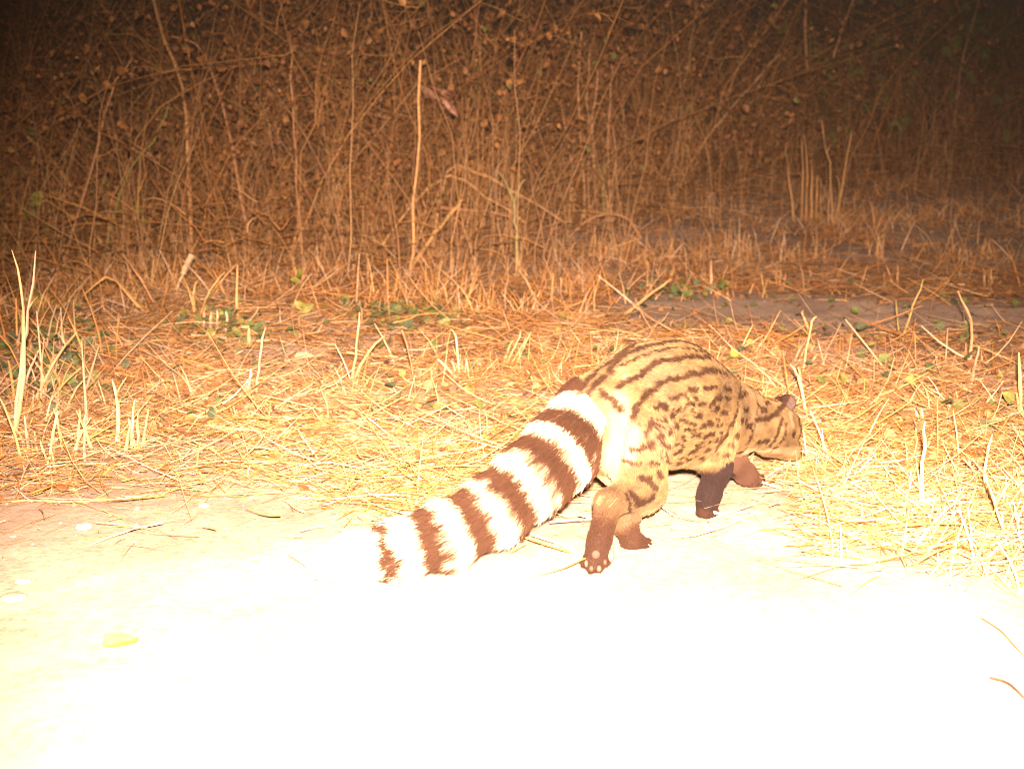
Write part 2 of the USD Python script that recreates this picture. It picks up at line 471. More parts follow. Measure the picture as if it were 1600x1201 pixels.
def arching(base, height, lean, bend, k=7):
    n = len(base)
    yaw = rng.random(n) * 6.28
    s = np.linspace(0, 1, k)
    out = np.stack([np.cos(yaw), np.sin(yaw), np.zeros(n)], -1)
    tl = np.tan(np.abs(rng.normal(0, lean, n)))
    bd = np.abs(rng.normal(0, bend, n))
    z = height[:, None] * (s - 0.35 * bd[:, None] * s ** 3)
    r = height[:, None] * (tl[:, None] * s + bd[:, None] * s ** 2.2)
    pts = base[:, None] + out[:, None] * r[..., None]
    pts[..., 2] += z
    jit = rng.normal(0, 1, (n, k, 3)) * (0.012 * height[:, None, None]) * (s > 0)[:, None]
    return pts + jit


WOODS = np.array([(.22, .13, .042), (.28, .165, .055), (.16, .085, .03), (.36, .22, .085), (.25, .12, .038), (.27, .18, .075)])
thick = tag(UsdGeom.Xform.Define(stage, '/World/dry_thicket').GetPrim(), 'tangled brown thicket of dry stems and withered leaves filling the whole background', 'thicket', kind='stuff')
bag = Bag()
n = 2300
base = scatter(n, -.62, .66, 5.4, 16.0, bushy, 0.6)
H = rng.uniform(.6, 2.0, n) * (1 + .45 * sstep(base[:, 1] - foot_depth(project(base)[0]), .5, 2.5))
stems = arching(base, H, .34, .42, 8)
rad = rng.uniform(.0012, .0036, n)[:, None] * np.linspace(1.25, .45, 8)
v, f, k = tubes(stems, rad, 3)
c = WOODS[rng.integers(0, len(WOODS), n)] * rng.uniform(.7, 1.25, (n, 1))
bag.add(v, f, np.repeat(c, k, 0))
obj('stems', bag.mesh(), 'dry_wood', thick, bag.col())
# twigs off the stems
m = 26000
which = rng.integers(0, n, m)
pos = rng.random(m) ** 0.8 * 6.99
i = pos.astype(int)
start = stems[which, i] + (stems[which, i + 1] - stems[which, i]) * (pos - i)[:, None]
yaw, el = rng.random(m) * 6.28, rng.normal(.35, .55, m)
d = np.stack([np.cos(yaw) * np.cos(el), np.sin(yaw) * np.cos(el), np.sin(el)], -1)
L = rng.uniform(.08, .5, m) * rng.uniform(.5, 1, m)
s = np.linspace(0, 1, 5)
tw = start[:, None] + d[:, None] * (L[:, None] * s)[..., None]
tw[..., 2] += (rng.normal(-.12, .25, m) * L)[:, None] * s ** 2
tw += rng.normal(0, 1, tw.shape) * (0.035 * L)[:, None, None] * (s > 0)[:, None]
tw[..., 2] = np.maximum(tw[..., 2], ground_z(tw[..., 0], tw[..., 1]) + .004)
v, f, k = tubes(tw, rng.uniform(.0009, .0022, m)[:, None] * np.linspace(1.1, .5, 5), 3)
c = WOODS[rng.integers(0, len(WOODS), m)] * rng.uniform(.65, 1.2, (m, 1))
obj('twigs', (v, f), 'dry_wood', thick, np.repeat(c, k, 0))
# withered leaves on the twigs
q = 95000
lw = np.exp(4.5 * (fbm(tw[:, 2, :] * 1.7, 3, 67) - .5))
wt = rng.choice(m, q, p=lw / lw.sum())
pt = tw[wt, rng.integers(1, 5, q)] + rng.normal(0, .01, (q, 3))
dl = unit(rng.normal(0, 1, (q, 3)) + [0, 0, -.5])
WITH = np.array([(.25, .125, .042), (.30, .16, .052), (.18, .09, .035), (.34, .2, .075), (.21, .12, .06)])
cl = WITH[rng.integers(0, len(WITH), q)] * rng.uniform(.7, 1.25, (q, 1))
cl = np.where((rng.random((q, 1)) < .03), np.array([[.16, .19, .06]]), cl)
lv, lf, lc = leaves(pt, dl, rng.uniform(.009, .024, q) * rng.choice([1, 1, 1.5, 2.0], q), cl, .35, .42)
obj('withered_leaves', (lv, lf), 'leaf', thick, lc)
# broken stems and dead grass leaning and lying in the lower part
n2 = 9500


def lowbush(p):
    px, py = project(p)
    back = p[:, 1] - foot_depth(px)
    return ((back > -1.0) & (back < 2.6)) * np.where(back < 0, .4, 1.0)


base = scatter(n2, -.6, .65, 3.9, 14.0, lowbush, 0.6)
base[:, 2] += rng.random(n2) ** 2 * .35
yaw, el = rng.random(n2) * 6.28, np.abs(rng.normal(.2, .5, n2))
d = np.stack([np.cos(yaw) * np.cos(el), np.sin(yaw) * np.cos(el), np.sin(el)], -1)
L = rng.uniform(.12, .55, n2) * rng.choice([.6, 1, 1, 1.4], n2)
L = np.where(base[:, 1] < foot_depth(project(base)[0]) + .2, L * .5, L)
s = np.linspace(0, 1, 5)
bt = base[:, None] + d[:, None] * (L[:, None] * s)[..., None]
bt[..., 2] -= (np.abs(rng.normal(.2, .25, n2)) * L)[:, None] * s ** 2
bt += rng.normal(0, 1, bt.shape) * (0.02 * L)[:, None, None]
bt[..., 2] = np.maximum(bt[..., 2], ground_z(bt[..., 0], bt[..., 1]) + .004)
v, f, k = tubes(bt, rng.uniform(.001, .0032, n2)[:, None] * np.linspace(1.1, .6, 5), 3)
MIXD = np.vstack([WOODS, STRAWS[[1, 3, 4]] * .8])
c = MIXD[rng.integers(0, len(MIXD), n2)] * rng.uniform(.6, 1.2, (n2, 1))
obj('fallen_stems', (v, f), 'dry_wood', thick, np.repeat(c, k, 0))

# thin dry grass culms standing in and before the thicket
n3 = 1500
base = scatter(n3, -.6, .65, 4.9, 14.0, lambda p: lowbush(p) * (0.08 + tufty(p, 1.9, 68, .42, .7)), 0.6)
cul = arching(base, rng.uniform(.25, 1.25, n3), .2, .25, 6)
v, f, k = tubes(cul, rng.uniform(.0011, .0024, n3)[:, None] * np.linspace(1.15, .4, 6), 3)
CUL = np.array([(.44, .29, .13), (.36, .22, .10), (.50, .36, .18), (.30, .19, .10)])
c = CUL[rng.integers(0, 4, n3)] * rng.uniform(.7, 1.2, (n3, 1))
obj('culms', (v, f), 'straw', thick, np.repeat(c, k, 0))

# ------------------------------------------------------------------ the civet: one continuous body, then its coat of hair
rng = np.random.default_rng(5)
HEAD_DIR = unit(np.array([0.70, 0.68, 0.0]))
LAT = np.array([HEAD_DIR[1], -HEAD_DIR[0], 0.0])          # the animal's right, towards the viewer


def Q(px, py, Y, lat=0.0):
    return P(np.array(px), np.array(py), np.array(Y)) + LAT * lat


BONES = []                                                 # a, b, ra, rb, lateral squash, region


def bone(a, b, ra, rb, lat=1.0, region='torso', k=0.02):
    BONES.append((np.asarray(a), np.asarray(b), ra, rb, lat, region, k))


def chain(pts, rs, lat=1.0, region='torso', k=0.02):
    for i in range(len(pts) - 1):
        bone(pts[i], pts[i + 1], rs[i], rs[i + 1], lat, region, k)


tail_pts = [Q(925, 655, 1.835), Q(888, 695, 1.78), Q(838, 742, 1.735), Q(778, 792, 1.70), Q(703, 833, 1.67), Q(625, 858, 1.65), Q(556, 872, 1.636), Q(512, 879, 1.63)]
tail_r = [.056, .047, .040, .036, .032, .027, .022, .015]
hips, waist, ribs, chest, neck, skull = Q(962, 655, 1.845), Q(1005, 635, 1.89), Q(1050, 632, 1.93), Q(1088, 645, 1.985), Q(1150, 655, 2.05), Q(1198, 664, 2.09)
chain([tail_pts[0], hips], [.057, .078], .9, 'torso', .03)
chain([hips, waist, ribs, chest], [.080, .091, .094, .082], .80, 'torso', .03)
chain([chest, neck], [.080, .054], .85, 'torso', .03)
chain([neck, skull], [.052, .040], .95, 'head', .025)
chain([skull, Q(1222, 668, 2.12)], [.042, .034], 1.0, 'head', .02)
chain([Q(1205, 680, 2.10), Q(1232, 696, 2.14), Q(1247, 705, 2.165)], [.032, .0175, .0105], .95, 'head', .012)
chain([Q(1200, 692, 2.10), Q(1242, 711, 2.155)], [.022, .008], 1.0, 'head', .012)
chain(tail_pts, tail_r, 1.0, 'tail', .02)
# near hind leg: thigh, shank, raised heel, foot on its toes
chain([Q(968, 690, 1.82, .035), Q(986, 758, 1.83, .028)], [.064, .033], .72, 'thigh', .025)
chain([Q(986, 758, 1.83, .028), Q(952, 785, 1.745)], [.028, .019], 1.0, 'shank', .02)
hock = Q(951, 786, 1.745)
chain([hock, Q(937, 842, 1.712)], [.0185, .0145], 1.0, 'foot', .010)
chain([Q(937, 842, 1.712), Q(930, 872, 1.699)], [.0150, .0150], 1.0, 'foot', .010)
for ex, ey, eY in ((914, 883, 1.694), (923, 893, 1.686), (936, 892, 1.688), (946, 882, 1.70)):
    bone(Q((930 + ex) / 2, (870 + ey) / 2 - 4, 1.697), Q(ex, ey - 5, eY), .0075, .0062, 1.0, 'toe', .005)
# far hind leg, its foot flat on the ground
chain([Q(965, 690, 1.87, -.03), Q(1000, 762, 1.88)], [.055, .028], .75, 'thigh', .025)
chain([Q(1000, 762, 1.88), Q(975, 815, 1.81)], [.026, .018], 1.0, 'shank', .02)
chain([Q(975, 815, 1.81), Q(988, 847, 1.797), Q(1002, 851, 1.80)], [.017, .0145, .012], 1.0, 'foot', .010)
for ex, ey, eY in ((1004, 857, 1.793), (1010, 854, 1.803), (1012, 850, 1.815)):
    bone(Q(996, 850, 1.799), Q(ex, ey - 3, eY), .0075, .006, 1.0, 'toe', .005)
# near front leg, upright and dark
chain([Q(1092, 668, 1.965, .02), Q(1114, 728, 1.965, .01)], [.056, .025], .7, 'arm', .025)
chain([Q(1114, 728, 1.965, .01), Q(1108, 772, 1.962), Q(1103, 797, 1.957)], [.022, .0165, .0150], 1.0, 'front', .012)
for ex, ey, eY in ((1095, 806, 1.947), (1104, 809, 1.943), (1112, 808, 1.95), (1117, 804, 1.96)):
    bone(Q(1104, 798, 1.956), Q(ex, ey - 5, eY), .0085, .0068, 1.0, 'toe', .005)
# far front leg reaching forward
FAR_FRONT = len(BONES)
chain([Q(1118, 680, 2.04, -.03), Q(1142, 718, 2.06)], [.048, .026], .75, 'arm', .025)
chain([Q(1142, 718, 2.06), Q(1165, 740, 2.095), Q(1178, 750, 2.115)], [.023, .0165, .014], 1.0, 'front', .012)
for ex, ey, eY in ((1181, 757, 2.105), (1187, 755, 2.12), (1190, 750, 2.135)):
    bone(Q(1176, 750, 2.113), Q(ex, ey - 3, eY), .0075, .006, 1.0, 'toe', .005)
# ears: thin rounded cups
ear_r, ear_l = Q(1231, 629, 2.108), Q(1220, 632, 2.150)


def bone_d(p, b):
    a, c, ra, rb, lat, _, _ = b
    ab = c - a
    t = np.clip(((p - a) @ ab) / (ab @ ab), 0, 1)
    r = p - a - t[..., None] * ab
    if lat != 1.0:
        r = r + LAT * ((r @ LAT) * (1 / lat - 1))[..., None]
    return np.linalg.norm(r, axis=-1) - (ra + (rb - ra) * t), t


def ear_d(p, c, axis_n):
    q = p - c
    n_ = q @ axis_n
    rad = np.sqrt(np.maximum((q ** 2).sum(-1) - n_ ** 2, 0))
    cup = n_ - 6.0 * rad ** 2                                # cupped forward
    return np.sqrt(np.maximum(rad - .012, 0) ** 2 + np.maximum(np.abs(cup) - .001, 0) ** 2) - .0035


EAR_N = unit(np.array([0.66, 0.68, 0.25]))
h_ = 0.0042
lo = np.min([np.minimum(b[0], b[1]) - max(b[2], b[3]) - .03 for b in BONES], 0)
hi = np.max([np.maximum(b[0], b[1]) + max(b[2], b[3]) + .03 for b in BONES], 0)
dims = np.ceil((hi - lo) / h_).astype(int) + 1
F = np.full(dims, 1.0)
ax = [lo[i] + h_ * np.arange(dims[i]) for i in range(3)]


def blend(fn, a, b, pad, k):
    i0 = np.maximum(((np.minimum(a, b) - pad - lo) / h_).astype(int), 0)
    i1 = np.minimum(((np.maximum(a, b) + pad - lo) / h_).astype(int) + 2, dims)
    sl = tuple(slice(i0[i], i1[i]) for i in range(3))
    g = np.stack(np.meshgrid(*[ax[i][sl[i]] for i in range(3)], indexing='ij'), -1)
    d = fn(g)
    f0 = F[sl]
    hh = np.clip(0.5 + 0.5 * (f0 - d) / k, 0, 1)
    F[sl] = f0 * (1 - hh) + d * hh - k * hh * (1 - hh)


for b in BONES:
    blend(lambda g, b=b: bone_d(g, b)[0], b[0], b[1], max(b[2], b[3]) + .035, b[6])
for e in (ear_r, ear_l):
    blend(lambda g, e=e: ear_d(g, e, EAR_N), e, e, .03, .004)


def surface_nets(F, lo, h):
    S = F < 0
    nx, ny, nz = F.shape
    corners = [(i, j, k) for i in (0, 1) for j in (0, 1) for k in (0, 1)]
    acc, cnt = np.zeros((nx - 1, ny - 1, nz - 1, 3)), np.zeros((nx - 1, ny - 1, nz - 1))

    def sub(A, c):
        return A[c[0]:c[0] + nx - 1, c[1]:c[1] + ny - 1, c[2]:c[2] + nz - 1]
    for c in corners:
        for a in range(3):
            if c[a] == 0:
                d = list(c); d[a] = 1
                f0, f1 = sub(F, c), sub(F, d)
                cr = sub(S, c) != sub(S, d)
                t = np.where(cr, f0 / np.where(cr, f0 - f1, 1), 0)
                for q in range(3):
                    acc[..., q] += np.where(cr, c[q] + (t if q == a else 0), 0)
                cnt += cr
    on = cnt > 0
    idx = np.full(on.shape, -1)
    idx[on] = np.arange(on.sum())
    v = lo + h * (np.argwhere(on) + acc[on] / cnt[on][:, None])
    faces = []
    for a in range(3):
        b, c = (a + 1) % 3, (a + 2) % 3
        sl0 = [slice(1, -1)] * 3; sl1 = [slice(1, -1)] * 3
        sl0[a] = slice(0, -1); sl1[a] = slice(1, None)
        s0, s1 = S[tuple(sl0)], S[tuple(sl1)]
        w = np.argwhere(s0 != s1)
        inside = s0[s0 != s1]
        off = np.ones(3, int); off[a] = 0
        w = w + off
        e = np.eye(3, dtype=int)
        quad = [idx[tuple((w - e[b] * i - e[c] * j).T)] for i, j in ((0, 0), (1, 0), (1, 1), (0, 1))]
        qd = np.stack(quad, 1)
        qd = np.where(inside[:, None], qd, qd[:, ::-1])
        faces.append(qd)
    q = np.vstack(faces)
    return v, np.vstack([q[:, [0, 1, 2]], q[:, [0, 2, 3]]])


bv, bf = surface_nets(F, lo, h_)
body = trimesh.Trimesh(bv, bf, process=False)
from scipy.sparse import coo_matrix, diags
ed = body.edges_unique
A = coo_matrix((np.ones(2 * len(ed)), (np.r_[ed[:, 0], ed[:, 1]], np.r_[ed[:, 1], ed[:, 0]])), shape=(len(bv), len(bv))).tocsr()
A = diags(1 / np.maximum(np.asarray(A.sum(1)).ravel(), 1)) @ A
sv = np.array(body.vertices)
for lam in (.5, -.52) * 4:
    sv = sv + lam * (A @ sv - sv)
body.vertices = sv
if body.volume < 0:
    body.invert()
bv, bf = np.array(body.vertices), np.array(body.faces)
bn = np.array(body.vertex_normals)

# ---- the coat. Stripes and spots of the right flank as places on the skin, mirrored to the left flank.
bx, by = project(bv)
facing = ((C_EYE - bv) * bn).sum(1) > 0
vis = np.where(facing)[0]
tree2 = cKDTree(np.stack([bx[vis], by[vis]], 1))


def skin(zx, zy):
    px, py = 850 + np.asarray(zx, float) / 2.86, 500 + np.asarray(zy, float) / 2.86
    d, i = tree2.query(np.stack([px, py], 1), k=6)
    cand = vis[i]
    near = np.argmin(bv[cand][..., 1] + 0.004 * d, 1)
    return bv[cand[np.arange(len(near)), near]]


PXM = 1.0 / 2.86 / 1000.0                                 # metres of skin per unit of the traced drawing


def stroke(pts, w, n=None):
    pts = smooth_line(np.array(pts, float), n or 4 * len(pts) + 4)
    return skin(pts[:, 0], pts[:, 1]), np.full(len(pts), w * PXM)


DARK, PALE = [], []
for pts, w in [
    ([(150, 320), (220, 245), (330, 170), (430, 128), (530, 102), (620, 92), (700, 116), (780, 168), (840, 216)], 15),
    ([(330, 215), (400, 180), (480, 148), (560, 130), (660, 132), (740, 156)], 7),
    ([(330, 300), (360, 283), (400, 272), (430, 245), (480, 205), (530, 182), (600, 178), (660, 165), (740, 170), (820, 200)], 11),
    ([(395, 430), (420, 380), (450, 340), (500, 300), (540, 266), (600, 262), (660, 242), (720, 232), (790, 232), (850, 244)], 11),
    ([(455, 520), (470, 470), (480, 440)], 8), ([(500, 400), (530, 372)], 8), ([(560, 350), (600, 345), (625, 338)], 8), ([(650, 315), (690, 308)], 8), ([(720, 300), (770, 304)], 8), ([(800, 306), (840, 312)], 8),
    ([(265, 330), (305, 355), (340, 402)], 13),
    ([(400, 580), (440, 572), (475, 572)], 8), ([(350, 632), (430, 642)], 8), ([(430, 702), (455, 712), (480, 722)], 13), ([(392, 770), (415, 800), (440, 815), (480, 792)], 13),
    ([(368, 780), (385, 820), (385, 860)], 7), ([(480, 735), (500, 752)], 9), ([(510, 680), (525, 702)], 8), ([(525, 550), (562, 575)], 9), ([(470, 640), (510, 640)], 7), ([(540, 600), (560, 640)], 7),
    ([(850, 215), (875, 290), (865, 380), (840, 460), (800, 530), (760, 585)], 8),
    ([(905, 262), (945, 340), (950, 430), (930, 510), (900, 572)], 6),
    ([(930, 288), (990, 306), (1050, 328)], 7), ([(955, 440), (1000, 441), (1030, 426), (1050, 396), (1075, 378)], 11),
    ([(1078, 335), (1082, 352), (1080, 372)], 13), ([(1065, 440), (1045, 500), (1015, 560)], 8), ([(1085, 460), (1065, 540), (1005, 592)], 7), ([(1140, 430), (1150, 500), (1155, 560)], 8), ([(1118, 505), (1124, 512)], 8), ([(1150, 585), (1156, 592)], 8), ([(960, 330), (1010, 350), (1050, 360)], 6), ([(950, 380), (985, 395)], 6),
]:
    DARK.append(stroke(pts, w))
for x, y in [(655, 380), (705, 375), (755, 370), (610, 400), (535, 385), (650, 455), (690, 435), (740, 460), (790, 465), (675, 510), (720, 520), (745, 508), (590, 470), (560, 500), (620, 530), (690, 560), (730, 580),
             (660, 590), (780, 540), (600, 590), (800, 420), (835, 470), (500, 470), (620, 450), (770, 400), (575, 430), (520, 520), (480, 560), (640, 620), (600, 640), (820, 350), (780, 350), (540, 450),
             (965, 545), (990, 540), (880, 340), (905, 400), (890, 450), (860, 520), (835, 560), (915, 470), (900, 330), (870, 590), (815, 600), (1000, 370), (985, 400), (700, 620), (560, 560), (640, 490), (710, 475)]:
    a = rng.uniform(-.5, .5)
    DARK.append(stroke([(x - 9 * math.cos(a), y - 9 * math.sin(a)), (x + 9 * math.cos(a), y + 9 * math.sin(a))], rng.uniform(7.5, 11.5), 3))
for x, y in np.stack([rng.uniform(500, 850, 60), rng.uniform(330, 640, 60)], 1):                # small specks between the rows
    if (x - 500) * .35 + 330 < y + 60:
        DARK.append(stroke([(x - 5, y - 2), (x + 5, y + 2)], rng.uniform(4.0, 6.5), 3))
for pts, w in [([(335, 360), (345, 430), (325, 560), (300, 660), (285, 735)], 26), ([(362, 256), (370, 266)], 8), ([(405, 500), (385, 620)], 18),
               ([(250, 790), (238, 870), (225, 930)], 7), ([(900, 590), (990, 585), (1080, 585), (1140, 592)], 14), ([(1105, 410), (1110, 470)], 9)]:
    PALE.append(stroke(pts, w))
mid_o = hips


def mirrored(list_):
    out = []
    for p, w in list_:
        out.append((p, w))
        out.append((p - 2 * ((p - mid_o) @ LAT)[:, None] * LAT, w))
    return np.vstack([p for p, _ in out]), np.concatenate([w for _, w in out])


dk_p, dk_w = mirrored(DARK)
pl_p, pl_w = mirrored(PALE)
dk_tree, pl_tree = cKDTree(dk_p), cKDTree(pl_p)
REG = [b[5] for b in BONES]
tl_s = np.concatenate([[0], np.cumsum(np.linalg.norm(np.diff(tail_pts, axis=0), axis=1))])
TAIL_LEN = tl_s[-1]
tail_first = REG.index('tail')
HAIR_FLOW = []
for b in BONES:
    dirn = unit(b[1] - b[0])
    HAIR_FLOW.append(-dirn if b[5] in ('head',) or (b[5] == 'torso' and b is not BONES[0]) else dirn)
HAIR_FLOW[0] = -unit(BONES[0][1] - BONES[0][0])
HAIR_FLOW = np.array(HAIR_FLOW)
# dark rings of the tail: centre and half width along it, from the photograph
RINGS = [(.002, .018), (.066, .012), (.123, .024), (.192, .022), (.254, .021), (.318, .019), (.382, .009)]
GROUND0 = 0.0


def coat(p):
    """Colour, hair length and hair direction at points of the skin."""
    dist = np.stack([bone_d(p, b)[0] for b in BONES], 1)
    near = np.argmin(dist, 1)
    tt = np.stack([bone_d(p, b)[1] for b in BONES], 1)
    wgt = np.exp(-(dist - dist.min(1, keepdims=True)) / .012)
    flow = unit(wgt @ HAIR_FLOW)
    reg = np.array(REG)[near]
    n1 = fbm(p * 55, 3, 71)
    n2 = noise(p * 330, 72)
    n3 = fbm(p * 18, 2, 73)
    base = np.array([.112, .084, .041]) * (0.35 + 1.2 * n1)[:, None] * (0.75 + .5 * n2)[:, None]
    grey = sstep(n3, .45, .7)[:, None]
    base = base * (1 - .35 * grey) + .35 * grey * np.array([.12, .092, .065])
    base = base * np.where(np.isin(reg, ['thigh', 'shank']), .78, 1.0)[:, None]
    muz = np.linalg.norm(p - Q(1245, 703, 2.16), axis=1)
    base = base * (1 + .45 * (1 - sstep(muz, .025, .055)) * (reg == 'head'))[:, None]
    c = base
    light = np.array([.215, .16, .10])
    dark = np.array([.017, .0088, .005])
    # paler belly and throat, lower flank
    wob = (np.stack([noise(p * 70, 80 + i) for i in range(3)], 1) - .5) * .006 + (np.stack([noise(p * 260, 90 + i) for i in range(3)], 1) - .5) * .005

    def mark(tree, ws, soft):
        d, i = tree.query(p + wob, k=1)
        return 1 - sstep(d / (ws[i] * 1.3), .6, soft)
    pm = .85 * mark(pl_tree, pl_w * .8, 2.6)[:, None]
    c = c * (1 - pm) + pm * light * 1.1
    dm = mark(dk_tree, dk_w * 1.1, 1.5)[:, None] * (0.9 + .1 * noise(p * 120, 77)[:, None])
    body_part = np.isin(reg, ['torso', 'head', 'thigh', 'arm', 'shank'])[:, None]
    dm = dm * body_part
    c = c * (1 - dm) + dm * dark
    coat0 = c
    # tail: dark rings on cream
    s = np.zeros(len(p))
    for j, k in enumerate(range(tail_first, tail_first + len(tail_pts) - 1)):
        sel = near == k
        s[sel] = tl_s[j] + tt[sel, k] * (tl_s[j + 1] - tl_s[j])
    is_tail = reg == 'tail'
    # within the base of the tail the rings grow a little onto the rump
    rump = (near == 0)
    s = np.where(rump, -(tt[:, 0]) * np.linalg.norm(BONES[0][1] - BONES[0][0]), s)
    sj = s + (noise(p * 90, 78) - .5) * .014 + (noise(p * 300, 79) - .5) * .008
    ring = np.zeros(len(p))
    for cen, hw in RINGS:
        ring = np.maximum(ring, 1 - sstep(np.abs(sj - cen), hw * .75, hw * 1.5))
    cream = np.array([.50, .41, .29]) * (0.8 + .35 * n2)[:, None]
    tcol = cream * (1 - ring[:, None]) + ring[:, None] * dark * 1.5
    wt = (is_tail | (rump & (tt[:, 0] < .35)))[:, None]
    c = np.where(wt, tcol, c)
    # dark legs
    fr = np.isin(reg, ['front'])
    far_front = near > FAR_FRONT
    legd = np.where(fr[:, None], np.where(far_front[:, None], dark * 2.2 + .008, dark * .55), c)
    back_side = (unit(p - C_EYE) @ np.array([-1.0, 0, 0]))
    ft = np.isin(reg, ['foot', 'toe'])
    side_x = np.zeros(len(p))
    c = legd
    ft_c = dark * 1.1 * (1 - pm) + pm * light
    c = np.where(ft[:, None], ft_c, c)
    foot_top = np.isin(near, [j for j, b in enumerate(BONES) if b[5] == 'foot' and j and BONES[j - 1][5] == 'shank'])
    along = np.where(reg == 'shank', tt.max(1) * 0 + tt[np.arange(len(p)), near] * .5, np.where(foot_top, .5 + .5 * tt[np.arange(len(p)), near], 0))
    along = (along + (n1 - .5) * .35)[:, None]
    fade = sstep(along, .30, .85) * (np.isin(reg, ['shank']) | foot_top)[:, None]
    c = np.where((foot_top | (reg == 'shank'))[:, None], (coat0 * .8) * (1 - fade) + fade * dark * 1.3, c)
    arm_d = ((reg == 'arm') * sstep(-p[:, 2], -.105, -.075))[:, None]
    c = c * (1 - arm_d) + arm_d * dark * .55
    # ears: dark root, pale grey rim
    e = np.minimum(np.linalg.norm(p - ear_r, axis=1), np.linalg.norm(p - ear_l, axis=1))
    em = (1 - sstep(e, .016, .022))[:, None]
    c = c * (1 - em) + em * np.where((p[:, 0] - .25 * (p[:, 2] - ear_r[2]) < ear_r[0] - .002)[:, None], dark, np.array([.042, .034, .031]))
    ln = np.select([is_tail, rump, reg == 'head', fr | ft, reg == 'shank', reg == 'thigh'], [.027 + 0 * s, .011 + 0 * s, .0045 + 0 * s, .0055 + 0 * s, .006 + 0 * s, .008 + 0 * s], .0085)
    ln = np.where(is_tail, .011 + .016 * sstep(s, -.02, .11) - .008 * sstep(s, .30, TAIL_LEN), ln)
    ln = np.where(e < .02, .003, ln)
    return np.clip(c, 0.006, .85), ln, flow, reg


civet_at = np.array([1.0, 0, 0]) * hips[0] + np.array([0, hips[1], 0])
civet = thing('civet', civet_at, 'spotted buff civet with a thick ringed tail, walking away over the track', 'civet')
cv, _, _, _ = coat(bv)
obj('body', (bv, bf), 'hide', civet, cv, True, civet_at)

# hair
N_H = 190000
tri = bv[bf]
area = np.linalg.norm(np.cross(tri[:, 1] - tri[:, 0], tri[:, 2] - tri[:, 0]), axis=1)
pick = rng.choice(len(bf), N_H, p=area / area.sum())
u, w_ = rng.random(N_H), rng.random(N_H)
fl = u + w_ > 1
u, w_ = np.where(fl, 1 - u, u), np.where(fl, 1 - w_, w_)
root = tri[pick, 0] + u[:, None] * (tri[pick, 1] - tri[pick, 0]) + w_[:, None] * (tri[pick, 2] - tri[pick, 0])
nrm = unit(bn[bf[pick]].mean(1))
hc, hl, flow, hreg = coat(root)
shift = root + unit(flow - (flow * nrm).sum(1, keepdims=True) * nrm) * np.where(hreg == 'tail', 0, hl * .55)[:, None]
hc = np.where((hreg == 'tail')[:, None], hc, coat(shift)[0])
keep = (root[:, 2] - ground_z(root[:, 0], root[:, 1])) > .004
root, nrm, hc, hl, flow, hreg = (x[keep] for x in (root, nrm, hc, hl, flow, hreg))
N_H = len(root)
hl = hl * rng.uniform(.7, 1.2, N_H)
tang = unit(flow - (flow * nrm).sum(1, keepdims=True) * nrm + rng.normal(0, .16, (N_H, 3)))
stand = np.where(hreg == 'tail', .75, .34) * rng.uniform(.8, 1.25, N_H)
d0 = unit(tang + nrm * stand[:, None] * 1.5)
d1 = unit(tang + nrm * stand[:, None] * .5)
d2 = unit(tang + nrm * stand[:, None] * .15 - [0, 0, .1])
st = (hl / 3)[:, None]
cp = np.stack([root - nrm * .001, root + d0 * st, root + (d0 + d1) * st, root + (d0 + d1 + d2) * st], 1)
cp[..., 2] = np.maximum(cp[..., 2], ground_z(cp[..., 0], cp[..., 1]) + .001)
hc = np.clip(hc * rng.uniform(.8, 1.2, (N_H, 1)), .005, .9)
wd = np.stack([np.full(N_H, x) for x in (.00075, .0008, .0006, .0002)], 1) * np.where(hreg == 'tail', 1.25, 1.0)[:, None]
fur = UsdGeom.BasisCurves.Define(stage, numbered(str(civet.GetPath()), 'fur'))
fur.CreateTypeAttr('linear')
fur.CreatePointsAttr(Vt.Vec3fArray.FromNumpy((cp - civet_at).reshape(-1, 3).astype(np.float32)))
fur.CreateCurveVertexCountsAttr(Vt.IntArray.FromNumpy(np.full(N_H, 4, np.int32)))
fur.CreateWidthsAttr(Vt.FloatArray.FromNumpy(wd.ravel().astype(np.float32)))
fur.SetWidthsInterpolation('vertex')
UsdGeom.PrimvarsAPI(fur).CreatePrimvar('tint', Sdf.ValueTypeNames.Color3fArray, 'uniform').Set(Vt.Vec3fArray.FromNumpy(hc.astype(np.float32)))
UsdShade.MaterialBindingAPI.Apply(fur.GetPrim()).Bind(UsdShade.Material.Get(stage, '/World/Looks/fur'))
fur.GetPrim().SetCustomDataByKey('kind', 'stuff')


def blob(c, r, sub=2):
    m = trimesh.creation.icosphere(sub)
    m.vertices = m.vertices * np.asarray(r) + np.asarray(c)
    return m


